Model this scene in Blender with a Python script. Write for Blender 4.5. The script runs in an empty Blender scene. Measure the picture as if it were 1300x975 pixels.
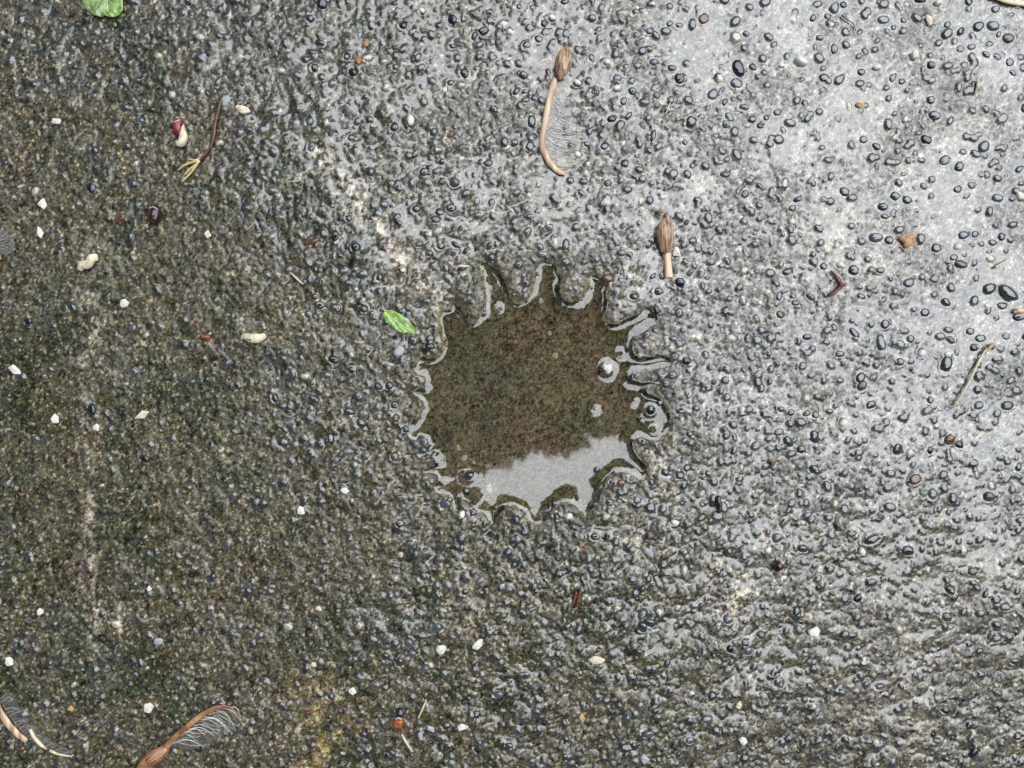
import bpy, math, random
import numpy as np
from mathutils import Vector, Matrix
sc = bpy.context.scene
C = sc.collection
S = 0.00028                      # metres per photo pixel: the slab in view is about 36 cm wide
LENS = 26.0
CAM_Z = 1300 * S / 36.0 * LENS

# ---------------------------------------------------------------- camera, world, sun, exposure
cam = bpy.data.cameras.new('camera'); co = bpy.data.objects.new('camera', cam); C.objects.link(co)
cam.lens = LENS; cam.sensor_width = 36; cam.clip_start = 0.01; cam.clip_end = 500
co.location = (0, 0, CAM_Z); co.rotation_euler = (0, 0, 0)
sc.camera = co

SUN_DIR = Vector((0.43, 0.33, 1.0)).normalized()
W = bpy.data.worlds.new('World'); sc.world = W; W.use_nodes = True
wn = W.node_tree; wn.nodes.clear()
sky = wn.nodes.new('ShaderNodeTexSky'); sky.sky_type = 'NISHITA'; sky.sun_disc = False
sky.sun_elevation = math.asin(SUN_DIR.z); sky.sun_rotation = math.atan2(SUN_DIR.x, SUN_DIR.y)
sky.air_density = 1.0; sky.dust_density = 1.0; sky.ozone_density = 1.0
bg = wn.nodes.new('ShaderNodeBackground'); bg.inputs['Strength'].default_value = 0.05
wo = wn.nodes.new('ShaderNodeOutputWorld')
wn.links.new(sky.outputs[0], bg.inputs['Color']); wn.links.new(bg.outputs[0], wo.inputs[0])

sl = bpy.data.lights.new('sun', 'SUN'); sl.energy = 2.0; sl.angle = math.radians(78); sl.color = (0.95, 0.98, 1.0)
so = bpy.data.objects.new('sun', sl); C.objects.link(so)
so.rotation_euler = SUN_DIR.to_track_quat('Z', 'Y').to_euler(); so.location = (1, 1, 2)
sc.view_settings.view_transform = 'Standard'; sc.view_settings.look = 'None'
sc.view_settings.gamma = 1; sc.view_settings.exposure = 1.42
sc.cycles.max_bounces = 6; sc.cycles.transparent_max_bounces = 12

# ---------------------------------------------------------------- helpers
def P(x, y, z=0.0): return ((x - 650) * S, (487.5 - y) * S, z * S)
def tag(o, label=None, cat=None, group=None, kind=None):
    for k, v in (('label', label), ('category', cat), ('group', group), ('kind', kind)):
        if v: o[k] = v
    return o
def empty(name, x, y, z=0):
    o = bpy.data.objects.new(name, None); C.objects.link(o); o.location = P(x, y, z); o.empty_display_size = 0.003
    return o
def link(name, me, mat=None, parent=None):
    o = bpy.data.objects.new(name, me); C.objects.link(o)
    if mat and not me.materials: me.materials.append(mat)
    if parent:
        o.parent = parent
    return o
def mesh(name, V, F, smooth=True):
    me = bpy.data.meshes.new(name); me.from_pydata([tuple(v) for v in V], [], F)
    me.polygons.foreach_set('use_smooth', [smooth] * len(me.polygons)); me.update()
    return me

def mat(name, col, rough=0.4, ior=1.5, var=0.3, scale=900, col2=None, bump=0.0, bscale=2500, sub=0.0, coat=0.0, stretch=None):
    m = bpy.data.materials.new(name); m.use_nodes = True; nt = m.node_tree; b = nt.nodes['Principled BSDF']
    b.inputs['Roughness'].default_value = rough; b.inputs['IOR'].default_value = ior
    tc = nt.nodes.new('ShaderNodeTexCoord'); mp = nt.nodes.new('ShaderNodeMapping')
    nt.links.new(tc.outputs['Object'], mp.inputs[0])
    if stretch: mp.inputs['Scale'].default_value = stretch
    n = nt.nodes.new('ShaderNodeTexNoise'); n.inputs['Scale'].default_value = scale; n.inputs['Detail'].default_value = 4
    nt.links.new(mp.outputs[0], n.inputs[0])
    r = nt.nodes.new('ShaderNodeValToRGB'); nt.links.new(n.outputs[0], r.inputs[0])
    c2 = col2 or tuple(c * (1 + var) for c in col)
    r.color_ramp.elements[0].position = 0.36; r.color_ramp.elements[0].color = (*[c * (1 - var) for c in col], 1)
    r.color_ramp.elements[1].position = 0.66; r.color_ramp.elements[1].color = (*c2, 1)
    nt.links.new(r.outputs[0], b.inputs['Base Color'])
    if bump:
        n2 = nt.nodes.new('ShaderNodeTexNoise'); n2.inputs['Scale'].default_value = bscale; n2.inputs['Detail'].default_value = 3
        nt.links.new(mp.outputs[0], n2.inputs[0])
        bp = nt.nodes.new('ShaderNodeBump'); bp.inputs['Strength'].default_value = bump; bp.inputs['Distance'].default_value = 0.0004
        nt.links.new(n2.outputs[0], bp.inputs['Height']); nt.links.new(bp.outputs[0], b.inputs['Normal'])
    if coat: b.inputs['Coat Weight'].default_value = coat; b.inputs['Coat Roughness'].default_value = 0.06
    if sub: b.inputs['Subsurface Weight'].default_value = sub; b.inputs['Subsurface Radius'].default_value = (.0006, .0005, .0003)
    return m

M = {
 'stone':   mat('wet_dark_stone', (.024, .026, .022), .05, 1.85, .45, 500),
 'stone_b': mat('wet_black_stone', (.010, .010, .010), .05, 1.65, .4, 500),
 'stone_g': mat('wet_grey_stone', (.065, .07, .068), .06, 1.8, .35, 600),
 'stone_o': mat('wet_olive_stone', (.055, .05, .03), .07, 1.65, .4, 600),
 'stone_r': mat('wet_brown_stone', (.09, .045, .022), .08, 1.65, .4, 600),
 'white':   mat('white_chip', (.60, .58, .49), .3, 1.5, .26, 700, bump=.3, bscale=1500),
 'cream':   mat('cream_chip', (.58, .50, .33), .38, 1.5, .22, 700, bump=.4, bscale=1500),
 'yellow':  mat('yellow_chip', (.38, .27, .09), .38, 1.5, .3, 700, bump=.3),
 'palegrey':mat('pale_grey_chip', (.30, .31, .31), .3, 1.5, .15, 700, bump=.3),
 'orange':  mat('orange_dead_leaf', (.36, .17, .045), .22, 1.5, .5, 420, bump=.4),
 'red':     mat('red_seed_coat', (.07, .008, .005), .12, 1.55, .6, 900, col2=(.30, .035, .018), bump=.4),
 'orred':   mat('orange_red_shell', (.20, .03, .006), .12, 1.55, .6, 700, col2=(.48, .12, .02)),
 'dkred':   mat('dark_red_brown', (.022, .006, .004), .10, 1.55, .5, 600, col2=(.05, .012, .006)),
 'char':    mat('charcoal', (.006, .006, .006), .3, 1.5, .3, 600, bump=.5),
 'bark':    mat('reddish_bark', (.13, .045, .02), .3, 1.5, .6, 900, bump=.6, stretch=(1, .25, 1)),
 'stem':    mat('brown_stem', (.10, .035, .018), .22, 1.55, .5, 500),
 'root':    mat('pale_yellow_rootlet', (.50, .42, .17), .35, 1.5, .25, 600),
 'straw':   mat('dry_straw', (.50, .43, .27), .3, 1.5, .25, 700),
 'leaf':    mat('green_leaf', (.11, .21, .03), .25, 1.6, .4, 330, col2=(.25, .37, .08), bump=.35, bscale=900, coat=.5),
 'leaf2':   mat('pale_green_leaf_fragment', (.19, .34, .05), .25, 1.6, .4, 500, bump=.3, bscale=1200, coat=.5),
 'vein':    mat('pale_leaf_vein', (.34, .46, .18), .3, 1.5, .15, 500),
 'seed':    mat('tan_seed_case', (.24, .115, .055), .24, 1.55, .6, 420, col2=(.52, .33, .18), bump=.5, bscale=700, stretch=(2.2, .35, 1)),
 'seed_d':  mat('brown_seed_case', (.17, .06, .022), .16, 1.6, .55, 420, col2=(.40, .19, .08), bump=.4, bscale=500, stretch=(.5, 1, 1)),
 'spine':   mat('tan_wing_edge', (.40, .23, .11), .26, 1.55, .3, 220, col2=(.66, .47, .29), bump=.35, bscale=700, stretch=(3, .3, 1)),
 'spine_d': mat('orange_brown_wing_edge', (.26, .11, .04), .2, 1.55, .4, 170, col2=(.50, .28, .13), bump=.35, bscale=700),
 'pale':    mat('pale_wing_edge', (.60, .50, .28), .28, 1.5, .22, 300),
 'fibre':   mat('pale_wing_vein', (.78, .75, .66), .2, 1.6, .2, 900),
 'fibre_d': mat('grey_wing_vein', (.42, .41, .36), .16, 1.6, .3, 900),
 'tip':     mat('dark_seed_tip', (.12, .035, .02), .3, 1.5, .4, 900),
}
def filmy(name, col, ior, rough, alpha):
    m = bpy.data.materials.new(name); m.use_nodes = True; nt = m.node_tree; nt.nodes.clear()
    out = nt.nodes.new('ShaderNodeOutputMaterial'); tr = nt.nodes.new('ShaderNodeBsdfTransparent'); tr.inputs[0].default_value = (*col, 1)
    gl = nt.nodes.new('ShaderNodeBsdfGlossy'); gl.inputs['Roughness'].default_value = rough
    fr = nt.nodes.new('ShaderNodeFresnel'); fr.inputs['IOR'].default_value = ior
    mx = nt.nodes.new('ShaderNodeMixShader'); nt.links.new(fr.outputs[0], mx.inputs[0]); nt.links.new(tr.outputs[0], mx.inputs[1]); nt.links.new(gl.outputs[0], mx.inputs[2])
    last = mx
    if alpha:
        df = nt.nodes.new('ShaderNodeBsdfDiffuse'); df.inputs[0].default_value = (.60, .57, .50, 1)
        m2 = nt.nodes.new('ShaderNodeMixShader'); m2.inputs[0].default_value = alpha
        nt.links.new(mx.outputs[0], m2.inputs[1]); nt.links.new(df.outputs[0], m2.inputs[2]); last = m2
    nt.links.new(last.outputs[0], out.inputs[0])
    return m
M['membrane'] = filmy('clear_wing_membrane', (.95, .94, .91), 1.5, .05, .06)
def see_through(m, a):
    nt = m.node_tree; o_ = nt.nodes['Material Output']; b_ = nt.nodes['Principled BSDF']; t_ = nt.nodes.new('ShaderNodeBsdfTransparent'); x_ = nt.nodes.new('ShaderNodeMixShader')
    x_.inputs[0].default_value = a; nt.links.new(b_.outputs[0], x_.inputs[1]); nt.links.new(t_.outputs[0], x_.inputs[2]); nt.links.new(x_.outputs[0], o_.inputs[0])
see_through(M['fibre'], .30); see_through(M['fibre_d'], .45)
M['water'] = filmy('clear_water', (.97, .98, .96), 1.9, .035, 0)

# ---------------------------------------------------------------- the slab as a height field
STEP = 1.3
X0, X1, Y0, Y1 = -55, 1355, -55, 1030
gx = np.arange(X0, X1 + .1, STEP); gy = np.arange(Y0, Y1 + .1, STEP)
nx, ny = len(gx), len(gy)
XX, YY = np.meshgrid(gx, gy)
rng = np.random.default_rng(11)
fy = np.fft.fftfreq(ny)[:, None]; fx = np.fft.rfftfreq(nx)[None, :]
def blur(a, sx, sy=None):
    sx = sx / STEP; sy = (sy / STEP) if sy else sx
    return np.fft.irfft2(np.fft.rfft2(a) * np.exp(-2 * np.pi ** 2 * ((fx * sx) ** 2 + (fy * sy) ** 2)), s=a.shape)
def noise(s, s2=None):
    a = blur(rng.standard_normal((ny, nx)), s, s2); return (a - a.mean()) / a.std()
def sstep(a, b, v):
    t = np.clip((v - a) / (b - a), 0, 1); return t * t * (3 - 2 * t)
def segdist(pts, win=None):
    X, Y = (XX, YY) if win is None else (XX[win], YY[win])
    d = np.full(X.shape, 1e9)
    for (ax, ay), (bx, by) in zip(pts[:-1], pts[1:]):
        vx, vy = bx - ax, by - ay; L = vx * vx + vy * vy + 1e-9
        t = np.clip(((X - ax) * vx + (Y - ay) * vy) / L, 0, 1)
        d = np.minimum(d, (X - ax - t * vx) ** 2 + (Y - ay - t * vy) ** 2)
    return np.sqrt(d)

shore = [(523,470),(527,463),(529,453),(536,449),(549,450),(559,446),(563,437),(560,425),(557,414),(555,404),(558,397),(565,392),(572,389),
 (575,383),(583,386),(590,397),(597,408),(606,402),(612,391),(614,378),(611,366),(610,357),(612,350),(607,341),(606,333),(616,331),(628,337),(639,347),(646,359),(650,372),(656,385),
 (667,379),(674,368),(676,352),(679,340),(684,333),(694,329),(706,332),(713,343),(714,356),(712,368),(715,379),(725,384),(735,380),(742,369),(745,358),(742,349),(754,345),(767,350),(775,362),(771,377),(772,388),
 (768,400),(770,410),(780,414),(790,408),(800,401),(809,399),(818,390),(829,389),(835,400),(834,411),(824,415),(812,423),(804,430),(803,442),(808,452),(822,453),(836,450),(848,452),(855,461),(843,467),(822,471),(806,471),(800,480),
 (810,485),(828,483),(842,484),(838,489),(826,491),(821,497),(834,501),(843,508),(847,519),(852,530),(854,545),(847,553),(832,561),(821,560),(811,556),(804,560),(806,571),(814,582),(822,592),(824,603),(816,612),
 (807,608),(797,602),(785,600),(775,605),(768,616),(763,631),(757,644),(748,654),(741,656),(736,646),(728,638),(716,636),(706,640),(700,650),(694,661),(680,669),(671,662),(664,652),(656,643),(645,643),(636,651),(630,662),(625,667),(620,659),(613,652),(605,650),(598,641),(586,634),(588,646),(577,652),(572,640),(566,628),(553,628),(549,616),(556,608),
 (549,602),(534,604),(535,594),(553,588),(548,579),(530,583),(527,573),(545,566),(541,556),(526,561),(514,553),(517,540),(531,526),(540,512),(530,505),(520,500),(526,494),(541,490),(538,479),(527,477)]
def chaikin(p, n=2):
    for _ in range(n):
        q = []
        for i in range(len(p)):
            a, b = p[i], p[(i + 1) % len(p)]
            q += [(.75 * a[0] + .25 * b[0], .75 * a[1] + .25 * b[1]), (.25 * a[0] + .75 * b[0], .25 * a[1] + .75 * b[1])]
        p = q
    return p
sh = chaikin(shore, 1)
i0, i1 = int((460 - X0) / STEP), int((930 - X0) / STEP); j0, j1 = int((270 - Y0) / STEP), int((740 - Y0) / STEP)
WIN = (slice(j0, j1), slice(i0, i1))
dw = segdist(sh + [sh[0]], WIN)
ins = np.zeros(dw.shape, bool); XW, YW = XX[WIN], YY[WIN]
for (ax, ay), (bx, by) in zip(sh, sh[1:] + sh[:1]):
    if ay == by: continue
    c = ((ay > YW) != (by > YW)) & (XW < (bx - ax) * (YW - ay) / (by - ay) + ax); ins ^= c
D = np.full(XX.shape, -200.0); D[WIN] = np.where(ins, dw, -dw) + .7 * noise(9)[WIN] + .5 * noise(3)[WIN]     # + inside the puddle
dist_line = lambda pts: segdist(pts)

# regional masks
diag = (XX - 430) * 0.70 - (YY - 250) * 0.35                       # grows towards the upper right
right = sstep(-90, 420, diag + 40 * noise(60))
top_right = sstep(120, 600, (XX - 450) * .8 - (YY - 40) * .40 + 40 * noise(50))
R = np.clip(1.0 - .93 * top_right + .12 * noise(40) * (1 - top_right), .07, 1.2)
low = sstep(560, 900, YY)
calm = np.exp(-(((XX - 120) / 300) ** 2 + ((YY - 400) / 330) ** 2) ** 2)      # smoother worn mossy zone at the left
R = R * (1 - .50 * calm)
# relief, in photo pixels
n50, n9, n4, n16, n09 = noise(50), noise(8.5, 6.5), noise(3.8), noise(1.7), noise(.9)
sand = np.clip(noise(1.35) - .75, 0, 3); crumbs_ = np.clip(noise(2.6) - 1.0, 0, 3)
G = 1.2 * n50 + R * (.62 * n9 + .52 * n4) + (.16 + .40 * R) * n16 + .20 * n09 + (.33 + .34 * R) * (1 - .5 * calm) * sand + (.3 + .9 * R) * (1 - .4 * calm) * crumbs_
G += low * sstep(300, 900, XX) * .75 * noise(11, 4.5)
pit = sstep(1.6, 2.6, noise(3.2)); G -= 1.2 * pit * R
G_plain = G.copy()
# basin
slope = .75
bowl = np.where(D > 0, 3.3 - 7.0 * (1 - np.exp(-D / 8.0)), 3.3 + 1.4 * (1 - np.exp(D / 12.0)))
nearb = np.exp(-np.maximum(-D, 0) / 40.0)
G = G * np.where(D > 0, 1 - .8 * sstep(0, 6, D), 1) * (1 - .3 * np.exp(-np.abs(D) / 5))
G = G + bowl
LEVEL = 0.0
dry = (D < 0)

# ---- stones set in the slab: (x, y, half length, half width, angle, kind)
big = [(546,441,6.5,5,20,'b'),(615,393,2.6,3.8,0,'s'),(559,432,3.6,3.2,0,'s'),(567,438,3,2.6,0,'s'),(612,372,2.6,2.4,0,'s'),(682,348,3,3.4,0,'s'),(737,380,3.4,2.6,0,'s'),(751,366,3,3,0,'g'),(785,412,3,2.4,0,'s'),(533,481,3.4,3.4,0,'g'),(531,490,3.6,3.2,0,'s'),(560,590,3,3,0,'s'),(570,634,6,5,0,'s'),(600,650,6,5,10,'g'),(618,663,5,4,0,'s'),(703,646,3,3,0,'g'),(776,612,4,3.5,0,'s'),(800,608,4,4,0,'s'),(937,91,15.5,9,-58,'b'),(933,109,9.5,7.5,-20,'s'),(904,122,9,8.5,0,'s'),(863,102,9.5,8,0,'b'),(875,159,9.5,8,80,'s'),(919,222,8.5,6.5,0,'s'),(892,27,8.5,7.5,30,'r'),
 (1257,35,10,9.5,0,'s'),(1275,51,9,8,20,'s'),(1183,148,9,7,-20,'s'),(1174,179,9,6.5,-20,'b'),(1197,205,9,8,0,'s'),(1214,214,8.5,8,30,'s'),(1246,188,9.5,9,0,'g'),(1230,236,9,7,-60,'s'),(1057,13,9,8,40,'g'),(1120,26,9,6.5,0,'g'),(1166,2,9,4.5,0,'b'),
 (1227,4,7,6,60,'s'),(1216,44,8,5.5,50,'s'),(1238,36,9,7,45,'s'),(1263,48,6,4,80,'s'),(1199,34,5.5,5,0,'s'),(1215,66,6,5.5,0,'s'),(1229,62,7,6,20,'g'),(1247,72,6.5,5.5,0,'s'),(1277,82,7,6,20,'s'),(1281,95,7,5,-10,'s'),(1131,100,8,5,55,'s'),(1142,106,6.5,5.5,-20,'s'),(1179,85,6.5,6,0,'b'),(1133,36,6,5,0,'s'),(1145,27,4.5,4,0,'b'),
 (1057,65,8,5.5,80,'s'),(1038,51,6.5,5.5,0,'g'),(1049,23,5.5,5,0,'s'),(1030,26,6,4.5,50,'g'),(1091,94,6.5,6,0,'s'),(1094,179,7,6.5,0,'g'),(1110,187,7,6,0,'s'),(984,146,7,5,10,'s'),(1179,129,6.5,5.5,-50,'s'),(1297,140,8,6,60,'s'),(1290,216,8,5,30,'s'),(1259,15,7,6,0,'g'),(1145,222,5,4,0,'s'),(1212,243,8,6,30,'s'),(1067,246,9,7,-20,'s'),
 (1134,251,9,7,-30,'s'),(1148,254,7.5,7,0,'s'),(1117,264,8.5,7,0,'s'),(1263,253,9,7,-15,'s'),(1010,254,7.5,4.5,40,'s'),(1003,265,6,4.5,0,'s'),(1182,277,7,6,0,'s'),(1120,277,7,4,0,'g'),(1107,303,10.5,7.5,-15,'g'),(1125,306,7,6.5,0,'s'),(1186,315,7.5,7,0,'s'),(1220,299,9,6,15,'s'),(1234,298,5.5,5,0,'s'),(1267,302,7.5,6,60,'s'),(1257,310,7,5.5,0,'s'),
 (1208,328,6.5,5,0,'s'),(1217,336,10,6,-10,'o'),(1080,345,8.5,8,30,'s'),(1151,360,9,7,-10,'s'),(1042,339,6,5.5,0,'s'),(1114,344,7,5,0,'s'),(1275,373,17.5,10.5,-38,'s'),(1252,368,10.5,8.5,25,'s'),(1269,390,9,6,0,'s'),(1290,402,11,7,10,'s'),(989,400,7,5.5,-30,'s'),(998,346,8.5,6,20,'s'),(988,376,6.5,4.5,70,'s'),(1005,377,6,4,-10,'s'),(1027,378,7.5,4.5,-30,'o'),(1008,385,6,4.5,0,'g'),
 (1197,385,8,6,-10,'s'),(1171,398,7.5,6.5,0,'s'),(1120,412,7,6.5,60,'s'),(1082,424,10,5,-50,'s'),(1116,435,12.5,6.5,-75,'g'),(1202,433,7.5,6.5,-50,'o'),(1240,430,8,6,0,'s'),(1232,442,7.5,6.5,0,'b'),(1272,427,7,6,0,'s'),(1227,421,6.5,6,0,'s'),(1298,428,6,6,0,'s'),(1197,464,13.5,8.5,80,'s'),(1141,460,7,6,0,'s'),(1017,465,7,6,60,'s'),(1064,450,7,5,0,'s'),(1091,480,9,7,50,'s'),(1023,428,7,5,0,'s'),(1104,514,8,6,20,'s'),
 (990,520,7,5,-35,'s'),(1002,523,6,5,0,'s'),(1022,525,6,4.5,0,'s'),(1034,527,6,6,0,'s'),(1031,556,11,8,-70,'s'),(998,561,10,8,-15,'s'),(986,548,8,6,20,'g'),(1014,571,7.5,6,0,'s'),(1031,594,9,8,0,'s'),(1137,571,9,8,70,'s'),(1215,564,8.5,6,-20,'b'),(1202,558,8,7,30,'r'),(1178,571,6,6,0,'b'),(1158,608,9.5,7.5,20,'s'),(1180,627,8.5,8,80,'g'),(1252,630,9.5,7.5,0,'s'),(1290,592,7,7,0,'s'),(1106,684,13.5,7.5,28,'s'),(1150,698,10,7,-10,'s'),(1016,695,9,6,-10,'s'),(984,682,8.5,7.5,0,'g'),(1231,723,8,7.5,0,'s'),(1079,676,8,6,0,'s'),(1236,496,7,7,0,'s'),(1239,515,8,7,0,'g'),(1275,515,10,7,0,'o'),(1092,490,9,7,60,'s'),(1177,508,6,5.5,0,'s'),
 (289,131,9,6,55,'G'),(154,278,9.5,5,25,'r'),(11,508,8,5.5,-25,'o'),(119,520,9,5.5,-70,'b'),(185,582,7.5,5.5,-10,'b'),(270,731,10,6,50,'s'),(205,812,7,5.5,0,'G'),(96,390,8.5,8,0,'s'),(40,408,6.5,5.5,0,'b'),(172,417,6.5,6,0,'g'),(118,240,7,7,0,'b'),(122,192,6.5,6,0,'s'),(7,207,7,4.5,0,'s'),(180,153,9,5.5,-20,'g'),(272,118,7,5,0,'g'),(120,124,6.5,5,0,'g'),
 (410,8,8,8,0,'b'),(396,28,6,6,0,'s'),(576,28,8,7,-30,'b'),(602,49,6.5,4,75,'g'),(614,41,9,6.5,35,'b'),(589,95,8.5,6,-45,'b'),(450,95,7,6,0,'b'),(442,75,5.5,5,0,'s'),(401,90,6,6,0,'b'),(501,164,6.5,6.5,0,'s'),(551,170,6.5,6.5,0,'s'),(447,177,5.5,5,0,'b'),(396,189,8,5.5,70,'g'),(471,219,8,6.5,-20,'s'),(539,220,7.5,6.5,20,'s'),(577,233,8,7.5,0,'s'),(531,76,7.5,5,60,'s'),(575,61,6,5,0,'b'),(512,36,6.5,5.5,0,'b'),(572,107,5.5,4.5,0,'s'),(504,88,6,5,0,'s'),(394,157,6,6,0,'g'),(627,141,7,5,-20,'s'),(620,208,7,6,30,'s'),
 (400,307,10,5,20,'r'),(427,301,8,5,85,'b'),(529,267,6.5,6,0,'s'),(573,265,8,7,0,'s'),(558,271,7,6,-10,'s'),(554,280,7,6,0,'o'),(453,316,7,6.5,0,'b'),(532,310,6.5,6,0,'o'),(559,314,7.5,5.5,0,'s'),(578,312,8,4,-30,'s'),(592,320,8,4,45,'s'),(625,327,9,5.5,-35,'s'),(545,323,6.5,5,0,'g'),(483,353,6,6,0,'s'),(407,388,8,6,-20,'s'),(424,457,8.5,5.5,-15,'b'),(462,393,7,6,0,'s'),(508,446,9,7,60,'G'),(401,341,7,7,0,'s'),(444,279,5,5,0,'b'),
 (399,506,8.5,5,-30,'s'),(445,522,8.5,5.5,-25,'s'),(460,538,8.5,7.5,0,'s'),(350,505,5.5,7,0,'s'),(361,560,9,7,0,'s'),(421,557,5,8.5,0,'s'),(481,491,6.5,5,-20,'b'),(494,490,6,6,60,'s'),(501,514,6,5.5,0,'s'),(503,531,5.5,6,0,'s'),(515,545,5,5,0,'s'),(428,584,5.5,6,0,'g'),(508,663,7,6,0,'s'),(502,579,6.5,7,0,'o'),(595,604,8,5,20,'s'),(537,572,6,5,0,'s'),(591,625,6,6,0,'s'),(565,639,9,7,-20,'g'),(655,658,7,6,0,'s'),(706,656,6,6,0,'s'),(754,680,7.5,6,0,'s'),(757,597,5,5.5,-45,'s'),(788,613,6.5,5.5,0,'r'),(774,637,6,5,0,'g'),(826,612,4.5,5,0,'s'),(803,376,9,6,-5,'s'),(835,371,7.5,6.5,0,'s'),(862,360,7.5,7,0,'b'),(771,354,8.5,7,0,'s'),(833,394,8,5,-60,'b'),
 (718,312,6,8.5,0,'s'),(823,700,9.5,4.5,-45,'G'),(808,635,6,6,0,'g'),(871,593,7,6,0,'s'),(861,603,7,6,0,'s'),(843,600,5.5,5.5,0,'s'),(826,352,7,4,40,'o'),(788,346,5,3.5,80,'s'),(845,437,6,5,0,'s'),(871,458,7,6,0,'b'),(854,454,8,7,0,'g'),(837,511,5,5,0,'b'),(865,522,7.5,4,-10,'G'),(826,521,5,7,0,'s'),(816,535,6,6,0,'s'),
 (823,790,9,6,-15,'s'),(814,778,9,7,60,'g'),(922,785,8,7,-20,'g'),(945,814,7,6,0,'s'),(925,823,6,6,0,'b'),(948,825,7,7,0,'g'),(965,805,7,6,0,'s'),(814,795,8,7,0,'s'),(821,929,9,6,0,'g'),(903,882,7,7,0,'s'),(896,911,9,6,0,'g'),(943,961,7,7,0,'s'),(717,958,5,5,0,'g'),(718,936,5,5,0,'s'),(874,937,7,6,0,'g'),(803,945,5.5,7,0,'s'),(1011,778,7,6,0,'s'),(1087,758,7,5.5,50,'b'),(1203,747,8,7,0,'s'),(1272,769,8,6,0,'g'),(1248,752,8,4,70,'b'),(1197,782,8,7,0,'s'),(1262,808,8,7,20,'g'),(1195,898,8,6,-20,'b'),(1053,960,8,6,-30,'g'),(1114,870,7,5,0,'g'),(1232,952,9,5,60,'b'),(1284,838,8,5,0,'s'),(1288,932,7,6,0,'s'),(1010,775,6,8,0,'s'),(1185,938,7,5,0,'g'),
 (519,814,7,6.5,0,'g'),(490,831,6,5.5,0,'s'),(508,839,7,6,40,'s'),(524,828,6,6,0,'g'),(561,780,7,7,0,'s'),(591,750,6,5,0,'s'),(556,795,8,7,0,'s'),(539,847,8,6,30,'s'),(462,930,7,6,0,'s'),(509,901,8,6,-20,'s'),(632,880,8,6,0,'g'),(566,919,7,6,0,'s'),(615,942,7,6,20,'g'),(646,943,6,5,0,'s'),(498,953,6,5,0,'s'),(497,740,5,5,0,'s'),(604,905,6,6,0,'s'),(371,957,5.5,5,0,'b'),(421,881,6,5,0,'s'),(639,780,7,6,30,'s'),(345,745,8,6,0,'g'),(663,775,9,7,0,'s'),(677,744,9,7,50,'s'),
 (1068,8,7,5,0,'b'),(659,11,4.5,4.5,0,'s'),(676,11,5,5,0,'b'),(717,3,7,5,20,'s'),(689,32,6,6,0,'b'),(668,61,7,6,30,'s'),(683,52,7,6,0,'s'),(664,98,7,6,-20,'s'),(655,118,7,5,50,'s'),(667,128,7,5.5,10,'g'),(675,155,9,6,85,'s'),(673,187,7,6,80,'s'),(782,101,7,6,0,'g'),(751,76,5,6.5,0,'s'),(802,118,7,6.5,0,'s'),(790,130,6.5,5,60,'s'),(833,123,6,5.5,0,'s'),(776,153,8,5.5,10,'b'),(797,150,8,4.5,60,'s'),(827,175,10,4.5,80,'s'),(793,210,7,6.5,0,'s'),(771,234,6,5.5,0,'s'),(725,188,8,6,0,'o'),(766,187,6,5.5,0,'s'),(877,213,5,5,0,'s'),(924,151,8,6,-50,'s'),(942,139,8,5.5,-10,'g'),(918,132,6.5,4,50,'s'),(963,162,6.5,5.5,0,'b'),(954,88,7,5,-20,'r'),(848,32,5.5,5,0,'b'),(861,35,6,4.5,0,'s'),(944,46,6.5,5,-20,'s'),(919,160,6,6,0,'g'),(907,175,5.5,5,0,'g'),(969,152,6,5,0,'g'),(824,41,6,6,0,'s'),(829,81,7,6,0,'g'),(852,88,7,5,0,'o'),(868,183,5,4,-45,'s'),(745,185,5,4.5,0,'s'),(753,119,5,5,0,'s')]
whites = [(701,26,6.5,5),(770,81,6,5),(733,108,7.5,4.8),(783,115,7,5.5),(733,199,6.5,5.5),(1156,72,6.5,8.5),(1188,6,7,5),(1014,82,11.5,7),(1110,88,7.5,4.5),(990,87,6,3.5),(1064,337,7,5.5),(1166,448,6,7),(1198,450,5.5,5),(1068,536,7,7),(1091,698,6,7.5),
 (469,78,7,4.5),(537,19,5.5,4.5),(523,158,7,9.5),(722,654,6,6),(855,662,7,5),(704,309,4.2,8.5),(565,117,4.5,5),(587,653,5,7),(973,697,6,5),(1212,314,6,5.5)]
random.seed(5)
stones = [(x, y, a, b, t, (random.choice('gggoor') if k == 's' and random.random() < .2 else k)) for x, y, a, b, t, k in big]
occ = [(x, y, max(a, b)) for x, y, a, b, t, k in big] + [(x, y, max(a, b) + 3) for x, y, a, b in whites]
# smaller aggregate, scattered: counted stones first, the rest are domes of the slab's own surface
extra = []
tries = 0
while len(extra) < 8000 and tries < 60000:
    tries += 1
    x = random.uniform(-40, 1340); y = random.uniform(-40, 1015)
    r = 1.25 + 4.0 * random.random() ** 3.2 + (1.2 if x > 850 and y < 700 and random.random() < .18 else 0)
    dens = .45 + .55 * min(1, max(0, ((x - 300) * .8 - (y - 300) * .3) / 400))
    if random.random() > dens or (math.hypot(x - 120, (y - 400) * .9) < 260 and random.random() < .6): continue
    i, j = int((x - X0) / STEP), int((y - Y0) / STEP)
    if D[j, i] > 4 or (D[j, i] > -3 and r > 3.6): continue
    if any(abs(x - ox) < orr + r and abs(y - oy) < orr + r and (x - ox) ** 2 + (y - oy) ** 2 < (orr + r * .8) ** 2 for ox, oy, orr in occ): continue
    extra.append((x, y, r * random.uniform(1, 1.35), r * random.uniform(.75, 1), random.uniform(0, 180), 'x'))
stone_mask = np.zeros_like(G); stone_tone = np.zeros_like(G)
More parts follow.
